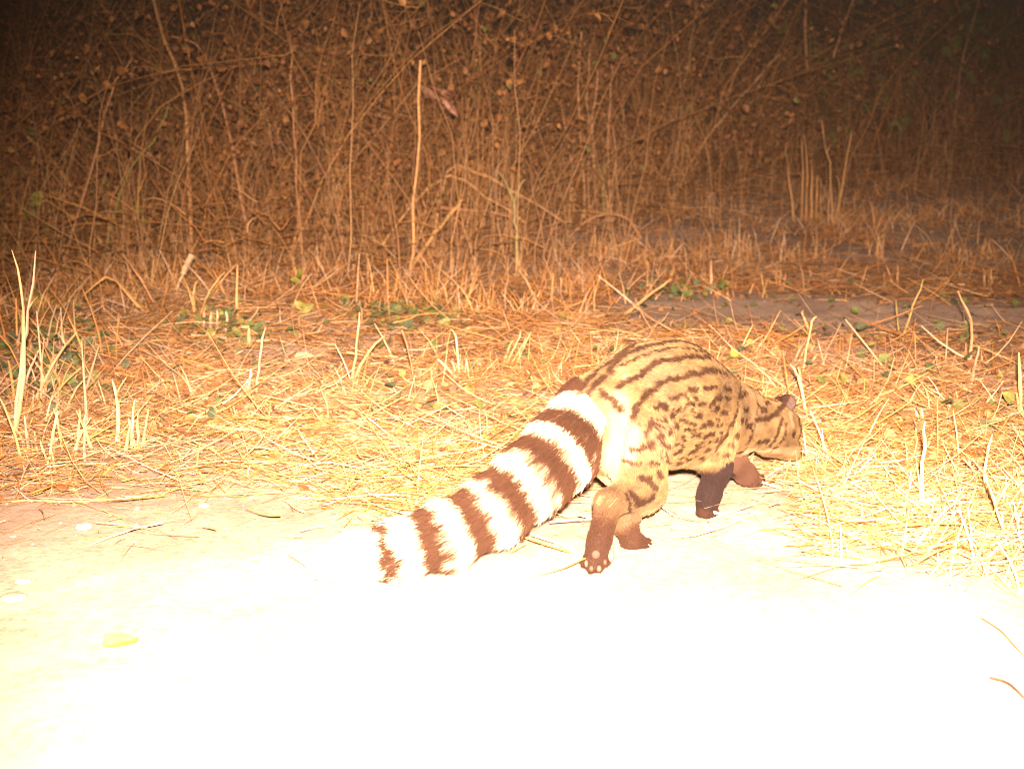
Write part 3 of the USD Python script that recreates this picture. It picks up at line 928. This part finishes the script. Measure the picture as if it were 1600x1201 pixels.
obj('nose', blob(Q(1253, 705, 2.172), (.0075, .007, .006)), 'wet', civet, (.05, .025, .02), True, civet_at)
for sx in (1, -1):
    obj('eye', blob(skull * .45 + Q(1232, 680, 2.135) * .55 + LAT * .025 * sx + [0, 0, .008], .0055), 'wet', civet, (.02, .012, .008), True, civet_at)
for (x, y, Y) in ((916, 880, 1.684), (924, 888, 1.678), (936, 888, 1.680), (945, 878, 1.690)):
    obj('toe_pad', blob(Q(x, y, Y), rng.uniform(.75, 1.15, 3) * (.0036, .0032, .0055), 2), 'hide', civet, np.array((.07, .045, .035)) * rng.uniform(.6, 1.3), True, civet_at)
obj('heel_pad', blob(Q(931, 866, 1.684), (.006, .0035, .0065), 2), 'hide', civet, (.05, .033, .027), True, civet_at)
wk = []
for i in range(12):
    s_ = 1 if i % 2 else -1
    a = Q(1243, 702, 2.15) + LAT * s_ * .011 + rng.normal(0, .002, 3)
    d_ = unit(LAT * s_ + HEAD_DIR * .15 + np.array([0, 0, rng.uniform(-.5, .1)]))
    L_ = rng.uniform(.03, .055)
    wk.append(np.stack([a, a + d_ * L_ * .5, a + d_ * L_ - [0, 0, .006]]))
v, f, k = tubes(np.array(wk), np.tile(np.array([.0004, .0003, .0001]), (12, 1)), 3)
obj('whiskers', (v, f), 'hide', civet, (.5, .42, .35), False, civet_at)

# ------------------------------------------------------------------ stems, stalks, leaves and stones that can be told apart
rng = np.random.default_rng(41)
GOLD, PALEC, BROWN, RED, GREEN, OLIVE, GREY = (.52, .36, .18), (.58, .46, .29), (.36, .22, .115), (.30, .13, .07), (.16, .22, .06), (.36, .36, .13), (.34, .27, .2)


def strand(pts, w0, w1, Y=None, dY=0.0, n=9, sides=5, rooted=True):
    """A stem whose foot stands on the ground; pts and widths as seen from the camera, w in pixels of the photograph."""
    pts = np.array(pts, float)
    foot = at(pts[:1, 0], pts[:1, 1])[0]
    Yb = foot[1] if Y is None else Y
    seg = np.concatenate([[0], np.cumsum(np.linalg.norm(np.diff(pts, axis=0), axis=1))])
    Ys = Yb + dY * seg / seg[-1]
    q = smooth_line(P(pts[:, 0], pts[:, 1], Ys), n)
    L = np.linalg.norm(q[-1] - q[0])
    q[1:-1] += rng.normal(0, .006 * L, (n - 2, 3))
    if rooted and Y is None:
        q[0, 2] -= .012
    s = np.linspace(0, 1, n)
    r = (w0 + (w1 - w0) * s) * Yb / FPX / 2 * (1 + .12 * rng.normal(0, 1, n))
    return q, r


def shade(col, n):
    c = np.array(col) * rng.uniform(.85, 1.15)
    return np.clip(c * (1 + .12 * rng.normal(0, 1, (n, 1))), .01, .8)


def one_stem(label, pts, w0, w1, col, name='dry_stem', cat='stem', mat='dry_wood', group=None, side=(), **kw):
    q, r = strand(pts, w0, w1, **kw)
    if not side:
        v, f, k = tubes(q[None], r[None], 5)
        return tag(obj(name, (v, f), mat, None, shade(col, len(v))), label, cat, group)
    t = thing(name, q[0], label, cat, group)
    v, f, k = tubes(q[None], r[None], 5)
    obj('main_stem', (v, f), mat, t, shade(col, len(v)), origin=q[0])
    for sp in side:
        sp = np.array(sp, float)
        a = smooth_line(P(sp[:, 0], sp[:, 1], np.full(len(sp), q[len(q) // 2, 1])), 6)
        j = np.argmin(np.linalg.norm(q - a[0], axis=1))
        a = a + (q[j] - a[0]) * np.linspace(1, 0, 6)[:, None] ** 2
        v, f, k = tubes(a[None], np.linspace(r.mean() * .75, r[-1] * .6, 6)[None], 4)
        obj('side_stem', (v, f), mat, t, shade(col, len(v)), origin=q[0])
    return t


def clump(label, stalks, col, name='stubble_clump', cat='stubble', w=(6, 3), group=None, var=.25, yj=.03):
    feet = at(np.array([s[0][0] for s in stalks], float), np.array([s[0][1] for s in stalks], float))
    c = feet.mean(0)
    t = thing(name, c, label, cat, group)
    for i, s in enumerate(stalks):
        q, r = strand(s, .72 * w[0] * rng.uniform(1 - var, 1 + var), .62 * w[1] * rng.uniform(1 - var, 1 + var), dY=rng.normal(0, yj), n=8)
        r[-1] *= rng.uniform(.25, .7)
        q[-1] += rng.normal(0, 1.2, 3) * r[-2]
        v, f, k = tubes(q[None], r[None], 5)
        hue = shade(col, len(v)) * np.array([1, rng.uniform(.86, 1.04), rng.uniform(.75, 1.05)])
        hue = hue * (1 - .35 * np.exp(-((np.repeat(np.arange(8), 5) - rng.uniform(2, 6)) / .6) ** 2))[:, None]
        obj('stalk', (v, f), 'straw', t, hue, origin=c)
        if rng.random() < .45:                                # a dry leaf sheath peeling off the stalk
            j = rng.integers(2, 6)
            a_ = rng.random() * 6.28
            hh = np.linalg.norm(q[-1] - q[0])
            lv_, lf_, _ = ribbons(q[j][None], np.array([[math.cos(a_) * .6, math.sin(a_) * .6, .7]]), np.array([[-math.sin(a_), math.cos(a_), 0]]), np.array([hh * rng.uniform(.25, .5)]), np.array([r[j] * 1.6]), np.array([-.45]), 4, .1)
            obj('dry_blade', (lv_, lf_), 'straw', t, shade(col, len(lv_)), origin=c)
    return t


S = one_stem
S('tall straight golden stem standing alone left of the centre of the thicket', [(641, 440), (646, 380), (650, 250), (657, 94)], 5.5, 4, (.46, .31, .14))
S('thick pale stem leaning out to the left edge of the picture', [(166, 404), (145, 345), (108, 282), (50, 217), (-8, 166)], 8, 6, (.42, .27, .12))
S('long pale stem curving up and left to the top edge', [(300, 408), (296, 240), (281, 135), (262, 62), (237, -12)], 6.5, 5, (.42, .27, .12))
S('thin upright brown stem between the curving stem and the straight golden one', [(474, 408), (463, 270), (456, 150), (452, 50)], 4.5, 2.5, BROWN)
S('brown stem arching over to the left at its tip', [(399, 408), (362, 225), (335, 120), (305, 70), (268, 57)], 6, 3, BROWN)
S('brown branch slanting up to the right behind the leaning pale stem', [(92, 440), (150, 237), (175, 140), (207, 90)], 4, 2.5, BROWN)
S('green stem slanting up to the right with a small bud at its tip', [(156, 422), (186, 300), (222, 240), (250, 200), (264, 162)], 5, 3, (.24, .24, .08), name='green_weed')
S('pale stem snapped into an upside down V beside the tall golden stem', [(582, 402), (640, 324), (702, 275), (760, 308), (820, 348)], 4.5, 3, (.42, .28, .13), name='broken_stem')
S('pale stem arching down to the right over the snapped stem', [(676, 396), (700, 268), (738, 267), (800, 297), (885, 350)], 4.5, 3, (.42, .29, .14))
S('short thick yellow stalk slanting right at the foot of the tall golden stem', [(636, 424), (680, 364), (722, 312)], 6, 4, (.46, .31, .14))
S('low curved brown stem lying in front of the thicket', [(588, 402), (655, 334), (720, 326), (795, 338)], 5, 3.5, BROWN, name='bowed_stalk')
S('grey green weed stalk with a forked top in the middle', [(810, 432), (806, 360), (803, 318)], 6, 4, (.3, .29, .14), name='weed_stalk', side=[[(803, 318), (790, 285), (778, 268)], [(803, 318), (812, 292), (820, 280)]])
S('thin green weed stalk with a forked tip right of the middle', [(944, 345), (943, 310), (940, 285)], 5, 3, (.26, .27, .1), name='weed_stalk', side=[[(942, 295), (937, 275), (933, 260)], [(942, 295), (946, 270), (946, 255)]])
S('thin pale stem slanting to the right in the dark right half', [(1095, 225), (1160, 150), (1220, 84)], 3.6, 2, (.42, .3, .18), Y=9.0)
S('thin stem leaning towards the top right corner', [(1492, 200), (1500, 110), (1532, -8)], 4, 2.5, BROWN, Y=10.2)
S('pale thin stem reaching the top edge above the tall stubble', [(1302, 90), (1318, 42), (1337, -8)], 4, 2.5, (.4, .28, .17), Y=9.6)
S('upright pale brown stem touching the top edge above the civet', [(1262, 110), (1258, 50), (1259, -8)], 4, 3, (.36, .23, .13), Y=9.4)
S('slender dark vine curving down over the straw left of the civet', [(797, 462), (836, 513), (870, 550), (922, 568)], 3.0, 2.2, RED, name='vine', cat='vine')
S('dark bent stem in the reddish straw above the tail', [(650, 622), (647, 590), (638, 548), (628, 515)], 4, 2.5, RED, name='bent_stem')
S('thin dark stem bowed in an arch over the grass', [(882, 378), (925, 340), (975, 337), (1002, 372)], 3, 3, BROWN, name='arched_stem')
t = thing('stem_bundle', at(np.array([930.]), np.array([345.]))[0], 'bundle of upright pale stems rising together right of the middle', 'stems')
o_ = at(np.array([930.]), np.array([345.]))[0]
for pts in ([(912, 345), (905, 215), (903, 120), (909, 50)], [(922, 346), (918, 205), (917, 130), (922, 70)], [(935, 345), (927, 220), (932, 150), (928, 95)], [(955, 342), (950, 205), (955, 130), (957, 75)], [(945, 345), (962, 260), (958, 200)], [(900, 345), (893, 250), (880, 180), (868, 120)]):
    q, r = strand(pts, 4.5, 2.5, dY=rng.normal(0, .1))
    v, f, k = tubes(q[None], r[None], 5)
    obj('stem', (v, f), 'dry_wood', t, shade((.40, .26, .14), len(v)), origin=o_)

# stalks of the near straw, left to right
clump('tallest pale stalks at the left edge with a kinked leading stalk', [[(16, 695), (36, 600), (38, 505), (31, 440), (20, 388)], [(22, 690), (34, 560), (44, 500), (57, 392)], [(40, 560), (48, 545), (46, 530)], [(30, 640), (46, 580), (62, 545)], [(45, 640), (90, 560), (118, 520)]], PALEC, w=(9, 4), cat='stalks', name='stalk_clump')
clump('stubs of pale stubble beside the left edge in front of the kinked stalks', [[(45, 705), (38, 650)], [(60, 712), (52, 668)], [(118, 716), (126, 640)], [(132, 722), (131, 645)], [(150, 715), (120, 640)], [(98, 705), (86, 640)], [(75, 722), (88, 650), (92, 642)], [(80, 735), (62, 690)]], PALEC, w=(8, 5))
clump('single pale stalk standing taller than the stubs around it at left', [[(184, 700), (184, 640), (178, 594)]], PALEC, w=(9, 7), cat='stalk', name='stalk_clump')
clump('cluster of short pale stubs right of the taller single stalk', [[(205, 706), (209, 628)], [(216, 708), (215, 645)], [(222, 700), (232, 638)], [(212, 700), (200, 655)], [(195, 715), (203, 660)]], PALEC, w=(8, 5))
clump('crossed pair of stalks leaning left at the foot of the thicket', [[(252, 492), (225, 445), (193, 398)], [(215, 470), (203, 430), (192, 395)], [(238, 500), (210, 470), (170, 432), (128, 465)]], GOLD, w=(8, 4), cat='stalks', name='stalk_clump')
clump('single upright stub between the crossed pair and the split stalk', [[(236, 458), (238, 430), (240, 400)]], GOLD, w=(6, 5), cat='stalk', name='stalk_clump')
t = clump('broken stalk with a split pale top bent to the right', [[(277, 475), (277, 450), (286, 428)]], PALEC, w=(6, 6), cat='stalk', name='split_stalk')
q, r = strand([(286, 428), (292, 412), (301, 397)], 9, 12, Y=at(np.array([277.]), np.array([475.]))[0][1])
v, f, k = tubes(q[None], r[None], 5)
obj('split_top', (v, f), 'straw', t, shade((.56, .46, .3), len(v)), origin=at(np.array([277.]), np.array([475.]))[0])
clump('two stalks spreading in a V right of the split stalk', [[(306, 500), (302, 465), (305, 440)], [(310, 500), (325, 460), (350, 424)], [(308, 505), (297, 460), (290, 440)]], GOLD, w=(6, 4), cat='stalks', name='stalk_clump')
clump('single upright golden stalk right of the V shaped stalks', [[(371, 508), (370, 460), (371, 412)]], GOLD, w=(7, 5), cat='stalk', name='stalk_clump')
clump('row of short cut stubs among dark green weeds', [[(318, 526), (319, 480)], [(328, 528), (330, 488)], [(336, 530), (341, 488)], [(352, 530), (356, 487)], [(366, 520), (384, 505), (404, 486)], [(390, 545), (388, 505)]], PALEC, w=(8, 6))
clump('pair of pale stalks with a blunt top in the reddish straw', [[(400, 624), (405, 570), (413, 510)], [(385, 628), (394, 574)], [(381, 620), (388, 590)]], PALEC, w=(8, 7), cat='stalks', name='stalk_clump')
clump('white based forked stalk above the tip of the tail', [[(549, 604), (556, 550), (561, 488)], [(550, 602), (566, 565), (597, 524)]], PALEC, w=(9, 5), cat='stalks', name='stalk_clump')
clump('pair of short stalks on the thicket edge above the forked stalk', [[(574, 488), (580, 448)], [(576, 486), (592, 452)], [(535, 485), (527, 450)]], GOLD, w=(5, 4))
clump('fan of pale stubs between the forked stalk and the civet', [[(716, 594), (706, 562)], [(718, 594), (713, 530), (711, 522)], [(721, 594), (722, 562)], [(724, 594), (730, 560)], [(714, 592), (690, 566), (682, 560)], [(719, 596), (698, 575)]], PALEC, w=(7, 4))
clump('golden stubs leaning right behind the hump of the civet', [[(790, 570), (815, 520)], [(797, 572), (822, 530)], [(786, 568), (800, 530)], [(806, 570), (828, 520)]], GOLD, w=(7, 4))
clump('row of upright golden stubs below the forked weed', [[(852, 470), (853, 432)], [(862, 472), (864, 426)], [(876, 472), (877, 432)], [(885, 470), (884, 436)], [(814, 440), (810, 400)], [(925, 475), (932, 450), (940, 424)], [(893, 476), (890, 446)]], GOLD, w=(6, 4))
clump('tall sparse clump of pale cut stalks standing in the dark right half', [[(1240, 345), (1234, 280), (1227, 224)], [(1252, 346), (1254, 270), (1252, 214)], [(1259, 346), (1260, 280), (1259, 210)], [(1268, 347), (1268, 290), (1270, 248)], [(1275, 346), (1277, 272)], [(1283, 348), (1282, 276)], [(1294, 352), (1296, 284)], [(1302, 356), (1298, 270), (1290, 230), (1286, 188)], [(1288, 350), (1280, 310)], [(1309, 352), (1312, 300), (1308, 274)], [(1302, 350), (1316, 290), (1327, 225), (1330, 205)], [(1328, 206), (1333, 218), (1332, 242)][::-1]], (.5, .35, .16), w=(4.8, 3.4), yj=.08)
clump('dry branched stalk standing just beyond the head of the civet', [[(1262, 660), (1252, 600), (1246, 585), (1237, 568)], [(1251, 592), (1262, 540), (1268, 505), (1277, 492)], [(1266, 520), (1258, 500), (1251, 484)], [(1252, 590), (1268, 565), (1276, 556)]], GOLD, w=(7, 4), cat='stalk', name='branched_stalk', yj=0)
clump('thick pale stalk with a frayed top standing in the right foreground', [[(1442, 815), (1441, 740), (1444, 690), (1442, 662)], [(1442, 668), (1434, 652), (1431, 640)], [(1443, 668), (1441, 650), (1440, 636)], [(1446, 820), (1452, 780)]], PALEC, w=(10, 6), cat='stalk', name='frayed_stalk', yj=0)
clump('leaning pale stalks crossing near the right edge', [[(1580, 862), (1556, 790), (1538, 735)], [(1540, 790), (1538, 740), (1548, 680)], [(1532, 770), (1520, 735), (1505, 715)]], PALEC, w=(8, 5), cat='stalks', name='stalk_clump')
clump('upright yellow stalk cut by the right edge of the picture', [[(1597, 660), (1595, 610), (1593, 555)], [(1594, 655), (1590, 625), (1588, 612)]], (.56, .5, .24), w=(8, 6), cat='stalk', name='stalk_clump')
clump('short pale stalk leaning right below the far wheel track', [[(1517, 604), (1523, 575), (1530, 542)], [(1520, 604), (1540, 585)]], PALEC, w=(7, 5), cat='stalk', name='stalk_clump')
clump('bent golden stalk standing on the far wheel track', [[(1516, 578), (1519, 520), (1513, 490), (1496, 455)]], GOLD, w=(6, 4), cat='stalk', name='stalk_clump')
clump('greenish grass stalk leaning right at the far wheel track', [[(1410, 535), (1424, 485), (1444, 438)], [(1408, 536), (1402, 500), (1400, 470)]], OLIVE, w=(5, 3), cat='stalk', name='stalk_clump')
clump('pale leaning stalk in the grass between the weeds and the far track', [[(1045, 438), (1010, 465), (965, 500)][::-1], [(1000, 372), (962, 386), (935, 398)][::-1]], GOLD, w=(6, 4), cat='stalks', name='stalk_clump')
# low tufts along the far grass, two in each stretch
for x0_, x1_, where_ in ((562, 632, 'just left of the foot of the tall golden stem'), (662, 742, 'just right of the foot of the tall golden stem'), (760, 845, 'below the grey green forked weed'), (900, 985, 'below the thin green forked weed'),
                         (1015, 1090, 'straight above the hump of the civet'), (1120, 1200, 'above the neck of the civet'), (1225, 1310, 'below the tall sparse clump'), (1350, 1430, 'right of the tall sparse clump'), (1470, 1580, 'before the dark right edge')):
    for near_, py in ((0, rng.uniform(392, 412)), (1, rng.uniform(438, 466))):
        px = rng.uniform(x0_, x1_)
        st_ = []
        for j in range(rng.integers(4, 9)):
            bx_, by_ = px + rng.normal(0, 8), py + rng.normal(0, 2)
            st_.append([(bx_, by_), (bx_ + rng.normal(0, 7), by_ - rng.uniform(14, 40))])
        clump(f'{"nearer" if near_ else "farther"} low tuft of stubble {where_}', st_, GOLD, name='stubble_tuft', cat='tuft', w=(4.5, 2.5), group='tufts of far stubble')


# loose sticks and bright straws on the ground
def lying(label, pts, w, col, name, cat, mat='dry_wood', lift=.008):
    pts = np.array(pts, float)
    g = at(pts[:, 0], pts[:, 1])
    q = smooth_line(g, 9)
    r = np.linspace(w, w * .6, 9) * q[:, 1] / FPX / 2
    q[:, 2] = ground_z(q[:, 0], q[:, 1]) + r * .9 + lift * np.sin(np.linspace(.3, 2.9, 9))
    v, f, k = tubes(q[None], r[None], 6)
    return tag(obj(name, (v, f), mat, None, shade(col, len(v))), label, cat)


lying('pale stick lying just right of the nose of the civet', [(1256, 662), (1290, 672), (1335, 686)], 8, PALEC, 'fallen_stick', 'stick', 'straw')
lying('bright straw lying across the dark front paw', [(1065, 803), (1115, 812), (1168, 818)], 6, (.72, .62, .46), 'loose_straw', 'straw', 'straw')
lying('short straw lying right of the dark front paw', [(1110, 822), (1150, 812), (1190, 806)], 5, (.66, .54, .36), 'loose_straw', 'straw', 'straw')
lying('thin dark twig lying right of the bright straws', [(1205, 838), (1235, 846), (1262, 852)], 2.6, RED, 'twig', 'twig')
lying('dark bent twig at the bottom right corner', [(1546, 1071), (1572, 1082), (1588, 1092), (1606, 1112)], 5, (.06, .035, .025), 'twig', 'twig')
lying('thin brown twig above the bottom right corner', [(1532, 972), (1560, 996), (1582, 1018), (1606, 1038)], 3, (.16, .1, .06), 'twig', 'twig')
lying('long pale stem lying along the edge of the bare track at left', [(20, 790), (110, 792), (180, 790), (240, 774)], 4, GOLD, 'long_straw', 'straw', 'straw')
lying('pale curved straw pointing down to the track at left', [(108, 742), (112, 765), (128, 788)], 7, PALEC, 'loose_straw', 'straw', 'straw')
lying('pale straw lying in the straw left of the tail', [(640, 742), (690, 735), (700, 760), (702, 770)], 6, PALEC, 'loose_straw', 'straw', 'straw')
lying('long pale straw in the middle of the reddish straw', [(362, 652), (395, 682), (425, 700), (455, 712)], 7, PALEC, 'loose_straw', 'straw', 'straw')


def stone(label, px, py, wpx, flat, col):
    c = at(np.array([float(px)]), np.array([float(py)]))[0]
    m = trimesh.creation.icosphere(3)
    r = wpx * c[1] / FPX / 2
    d = 1 + .5 * (fbm(m.vertices * 1.5 + px, 3, 17) - .5)
    m.vertices = m.vertices * d[:, None] * [r, r * .8, r * flat]
    m.vertices += c + [0, 0, r * flat * .35]
    return tag(obj('stone', m, 'stone', None, shade(col, len(m.vertices)), True), label, 'stone')


stone('small whitish stone on the track edge at left', 131, 826, 28, .45, (.36, .32, .28))
stone('whitish pebble by the straw edge left of the tail', 319, 796, 18, .5, (.38, .34, .3))
stone('pale lump of earth at the left edge, nearest the camera', 22, 936, 44, .35, (.34, .3, .25))
stone('pale pebble beside the lump at the left edge', 36, 911, 26, .45, (.36, .32, .27))
stone('flat buried grey brown stone in the straw above the tail', 676, 753, 66, .3, (.3, .22, .18))


def leaf_piece(px, py, size_px, direction, col, Y=None, lift=0.0, aspect=.42):
    c = at(np.array([float(px)]), np.array([float(py)]))[0] if Y is None else P(np.array(float(px)), np.array(float(py)), np.array(Y))
    c = c + [0, 0, lift]
    s = size_px * c[1] / FPX
    v, f, cc = leaves(c[None], np.array([direction], float), np.array([s]), np.array([col]), .3, aspect)
    return v, f, c


def fallen_leaf(label, px, py, size, direction, col):
    v, f, c = leaf_piece(px, py, size, direction, col, lift=.006)
    v[:, 2] = np.maximum(v[:, 2], ground_z(v[:, 0], v[:, 1]) + .002)
    tag(obj('fallen_leaf', (v, f), 'leaf', None, shade(col, len(v))), label, 'leaf')


fallen_leaf('yellow leaf lying alone on the bare track at lower left', 165, 1022, 68, (.6, .8, .05), (.5, .44, .1))
fallen_leaf('yellow leaf in the straw beside the upper edge of the tail', 752, 704, 40, (1, .15, .1), (.52, .42, .08))
fallen_leaf('yellow leaf in the reddish straw at left of centre', 482, 694, 32, (1, .25, .1), (.5, .4, .08))
fallen_leaf('brown curled scrap on the bare track at lower right', 1252, 1112, 18, (1, .3, .2), (.3, .2, .1))
fallen_leaf('pale tuft of leaf on the reddish straw above the paired stalks', 458, 572, 34, (1, .1, .4), (.66, .56, .34))


def sprig(label, foot, lv, col, cat='sprig', w=3):
    Yb = at(np.array([float(foot[0])]), np.array([float(foot[1])]))[0]
    t = thing('green_sprig', Yb, label, cat)
    top = np.mean([(a, b) for a, b, _, _ in lv], 0)
    q, r = strand([foot, ((foot[0] + top[0]) / 2 + 3, (foot[1] + top[1]) / 2), tuple(top)], w, w * .6, n=6)
    v, f, k = tubes(q[None], r[None], 4)
    obj('stem', (v, f), 'leaf', t, shade((.2, .22, .08), len(v)), origin=Yb)
    for a, b, s, d in lv:
        v, f, c = leaf_piece(a, b, s, d, col, Y=Yb[1])
        v = v + (q[-1] - c) * .35
        obj('leaf', (v, f), 'leaf', t, shade(col, len(v)), origin=Yb)
    return t


LG = (.26, .36, .06)
sprig('bright green sprig of leaves in the thicket at far left', (52, 425), [(60, 318, 26, (.4, -.4, .8)), (34, 334, 26, (.9, -.5, -.3)), (42, 332, 18, (-.7, -.4, .5))], LG)
sprig('bright green leaves low in the thicket below the green stem', (222, 425), [(210, 346, 26, (.9, -.6, .0)), (222, 340, 24, (-.4, -.6, .8)), (216, 330, 16, (.2, -.5, .9))], LG)
sprig('small green leaf at the thicket foot right of the V stalks', (467, 470), [(465, 432, 18, (.2, -.5, .9)), (468, 442, 15, (-.6, -.6, .4))], LG)
sprig('pale green low leaf below the small green leaf', (470, 500), [(466, 482, 24, (.9, -.5, .1)), (474, 480, 16, (-.5, -.4, .5))], (.3, .36, .1))
sprig('yellow green leaves spreading beside the tall stalks at the left edge', (62, 500), [(58, 474, 30, (.95, -.4, .0)), (60, 472, 26, (.3, -.5, .8)), (64, 472, 28, (.8, -.5, .4)), (62, 474, 22, (-.8, -.4, .3))], (.46, .44, .08))
sprig('small yellow leaf standing in the grass beyond the hump of the civet', (1150, 575), [(1148, 562, 20, (.5, -.5, .4)), (1152, 555, 16, (-.5, -.4, .6))], (.5, .46, .08))


def leafy_shrub(label, px, y0, y1, spread, n, seed, Y, size):
    r_ = np.random.default_rng(seed)
    foot = P(np.array(float(px)), np.array(300.), np.array(Y))
    foot[2] = ground_z(foot[0], foot[1])
    t = thing('green_shrub', foot, label, 'shrub')
    tips = []
    for i in range(6):
        tip = P(np.array(px + r_.normal(0, spread * .7)), np.array(r_.uniform(y0 - 60, y0 + 20)), np.array(Y + r_.normal(0, .25)))
        q = smooth_line(np.stack([foot + r_.normal(0, .04, 3) * [1, 1, 0], (foot + tip) / 2 + r_.normal(0, .08, 3), tip]), 10)
        v, f, k = tubes(q[None], np.linspace(.008, .002, 10)[None], 4)
        obj('stem', (v, f), 'dry_wood', t, shade((.2, .15, .08), len(v)), origin=foot)
        tips.append(q)
    for i in range(n):
        q = tips[r_.integers(0, 6)]
        c = q[r_.integers(4, 10)] + r_.normal(0, .11, 3)
        col = np.array([(.08, .13, .03), (.11, .17, .04), (.15, .21, .05)][r_.integers(0, 3)])
        v, f, _ = leaves(c[None], np.array([[r_.normal(0, .6), -.5 + r_.normal(0, .4), -.5 + r_.normal(0, .5)]]), np.array([size * r_.uniform(.6, 1.3)]), col[None], .25, .4)
        obj('leaf', (v, f), 'leaf', t, shade(col, len(v)), origin=foot)


leafy_shrub('green leafy shrub in the dark thicket at the top edge, above the tall pale stalks', 1400, 10, 150, 80, 110, 3, 10.3, .12)
leafy_shrub('smaller green shrub in the dark top right corner', 1570, 20, 150, 45, 60, 4, 10.8, .11)
leafy_shrub('low green leafed shrub under the larger leafy shrub in the dark', 1345, 130, 220, 45, 36, 6, 10.2, .11)
t = thing('withered_leaves', P(np.array(680.), np.array(140.), np.array(6.5)), 'pair of pinkish withered leaves drooping beside the tall straight golden stem', 'leaves')
o_ = P(np.array(680.), np.array(140.), np.array(6.5))
q = smooth_line(P(np.array([700., 672., 655.]), np.array([430., 250., 132.]), np.array([6.6, 6.6, 6.5])), 9)
v, f, k = tubes(q[None], np.linspace(.004, .002, 9)[None], 4)
obj('stem', (v, f), 'dry_wood', t, shade(BROWN, len(v)), origin=o_)
for a, b, d in ((656, 134, (.75, -.2, -.75)), (672, 142, (.95, -.2, -.05)), (690, 146, (.5, -.2, -.8))):
    v, f, c = leaf_piece(a, b, 42, d, (.40, .24, .18), Y=6.45, aspect=.16)
    obj('leaf', (v, f), 'leaf', t, shade((.40, .24, .18), len(v)), origin=o_)

# ------------------------------------------------------------------ thin morning mist that the flash lights up
HAZE = 0.00012
HZ0, HZ1 = float(gv[:, 2].min()) - 1.0, float(max(stems[..., 2].max(), tw[..., 2].max())) + .3
usdkit.material(stage, '/World/Looks/mist', {'v': ('principled_volume', {'color': (.9, .9, .9), 'density': HAZE, 'anisotropy': 0.0})}, [], volume='v.volume')
hz = trimesh.creation.box([260, 240, HZ1 - HZ0])
hz.apply_translation([0, 52, (HZ0 + HZ1) / 2])
tag(obj('haze', hz, 'mist'), 'thin morning mist glowing in the flash', 'haze', kind='stuff')
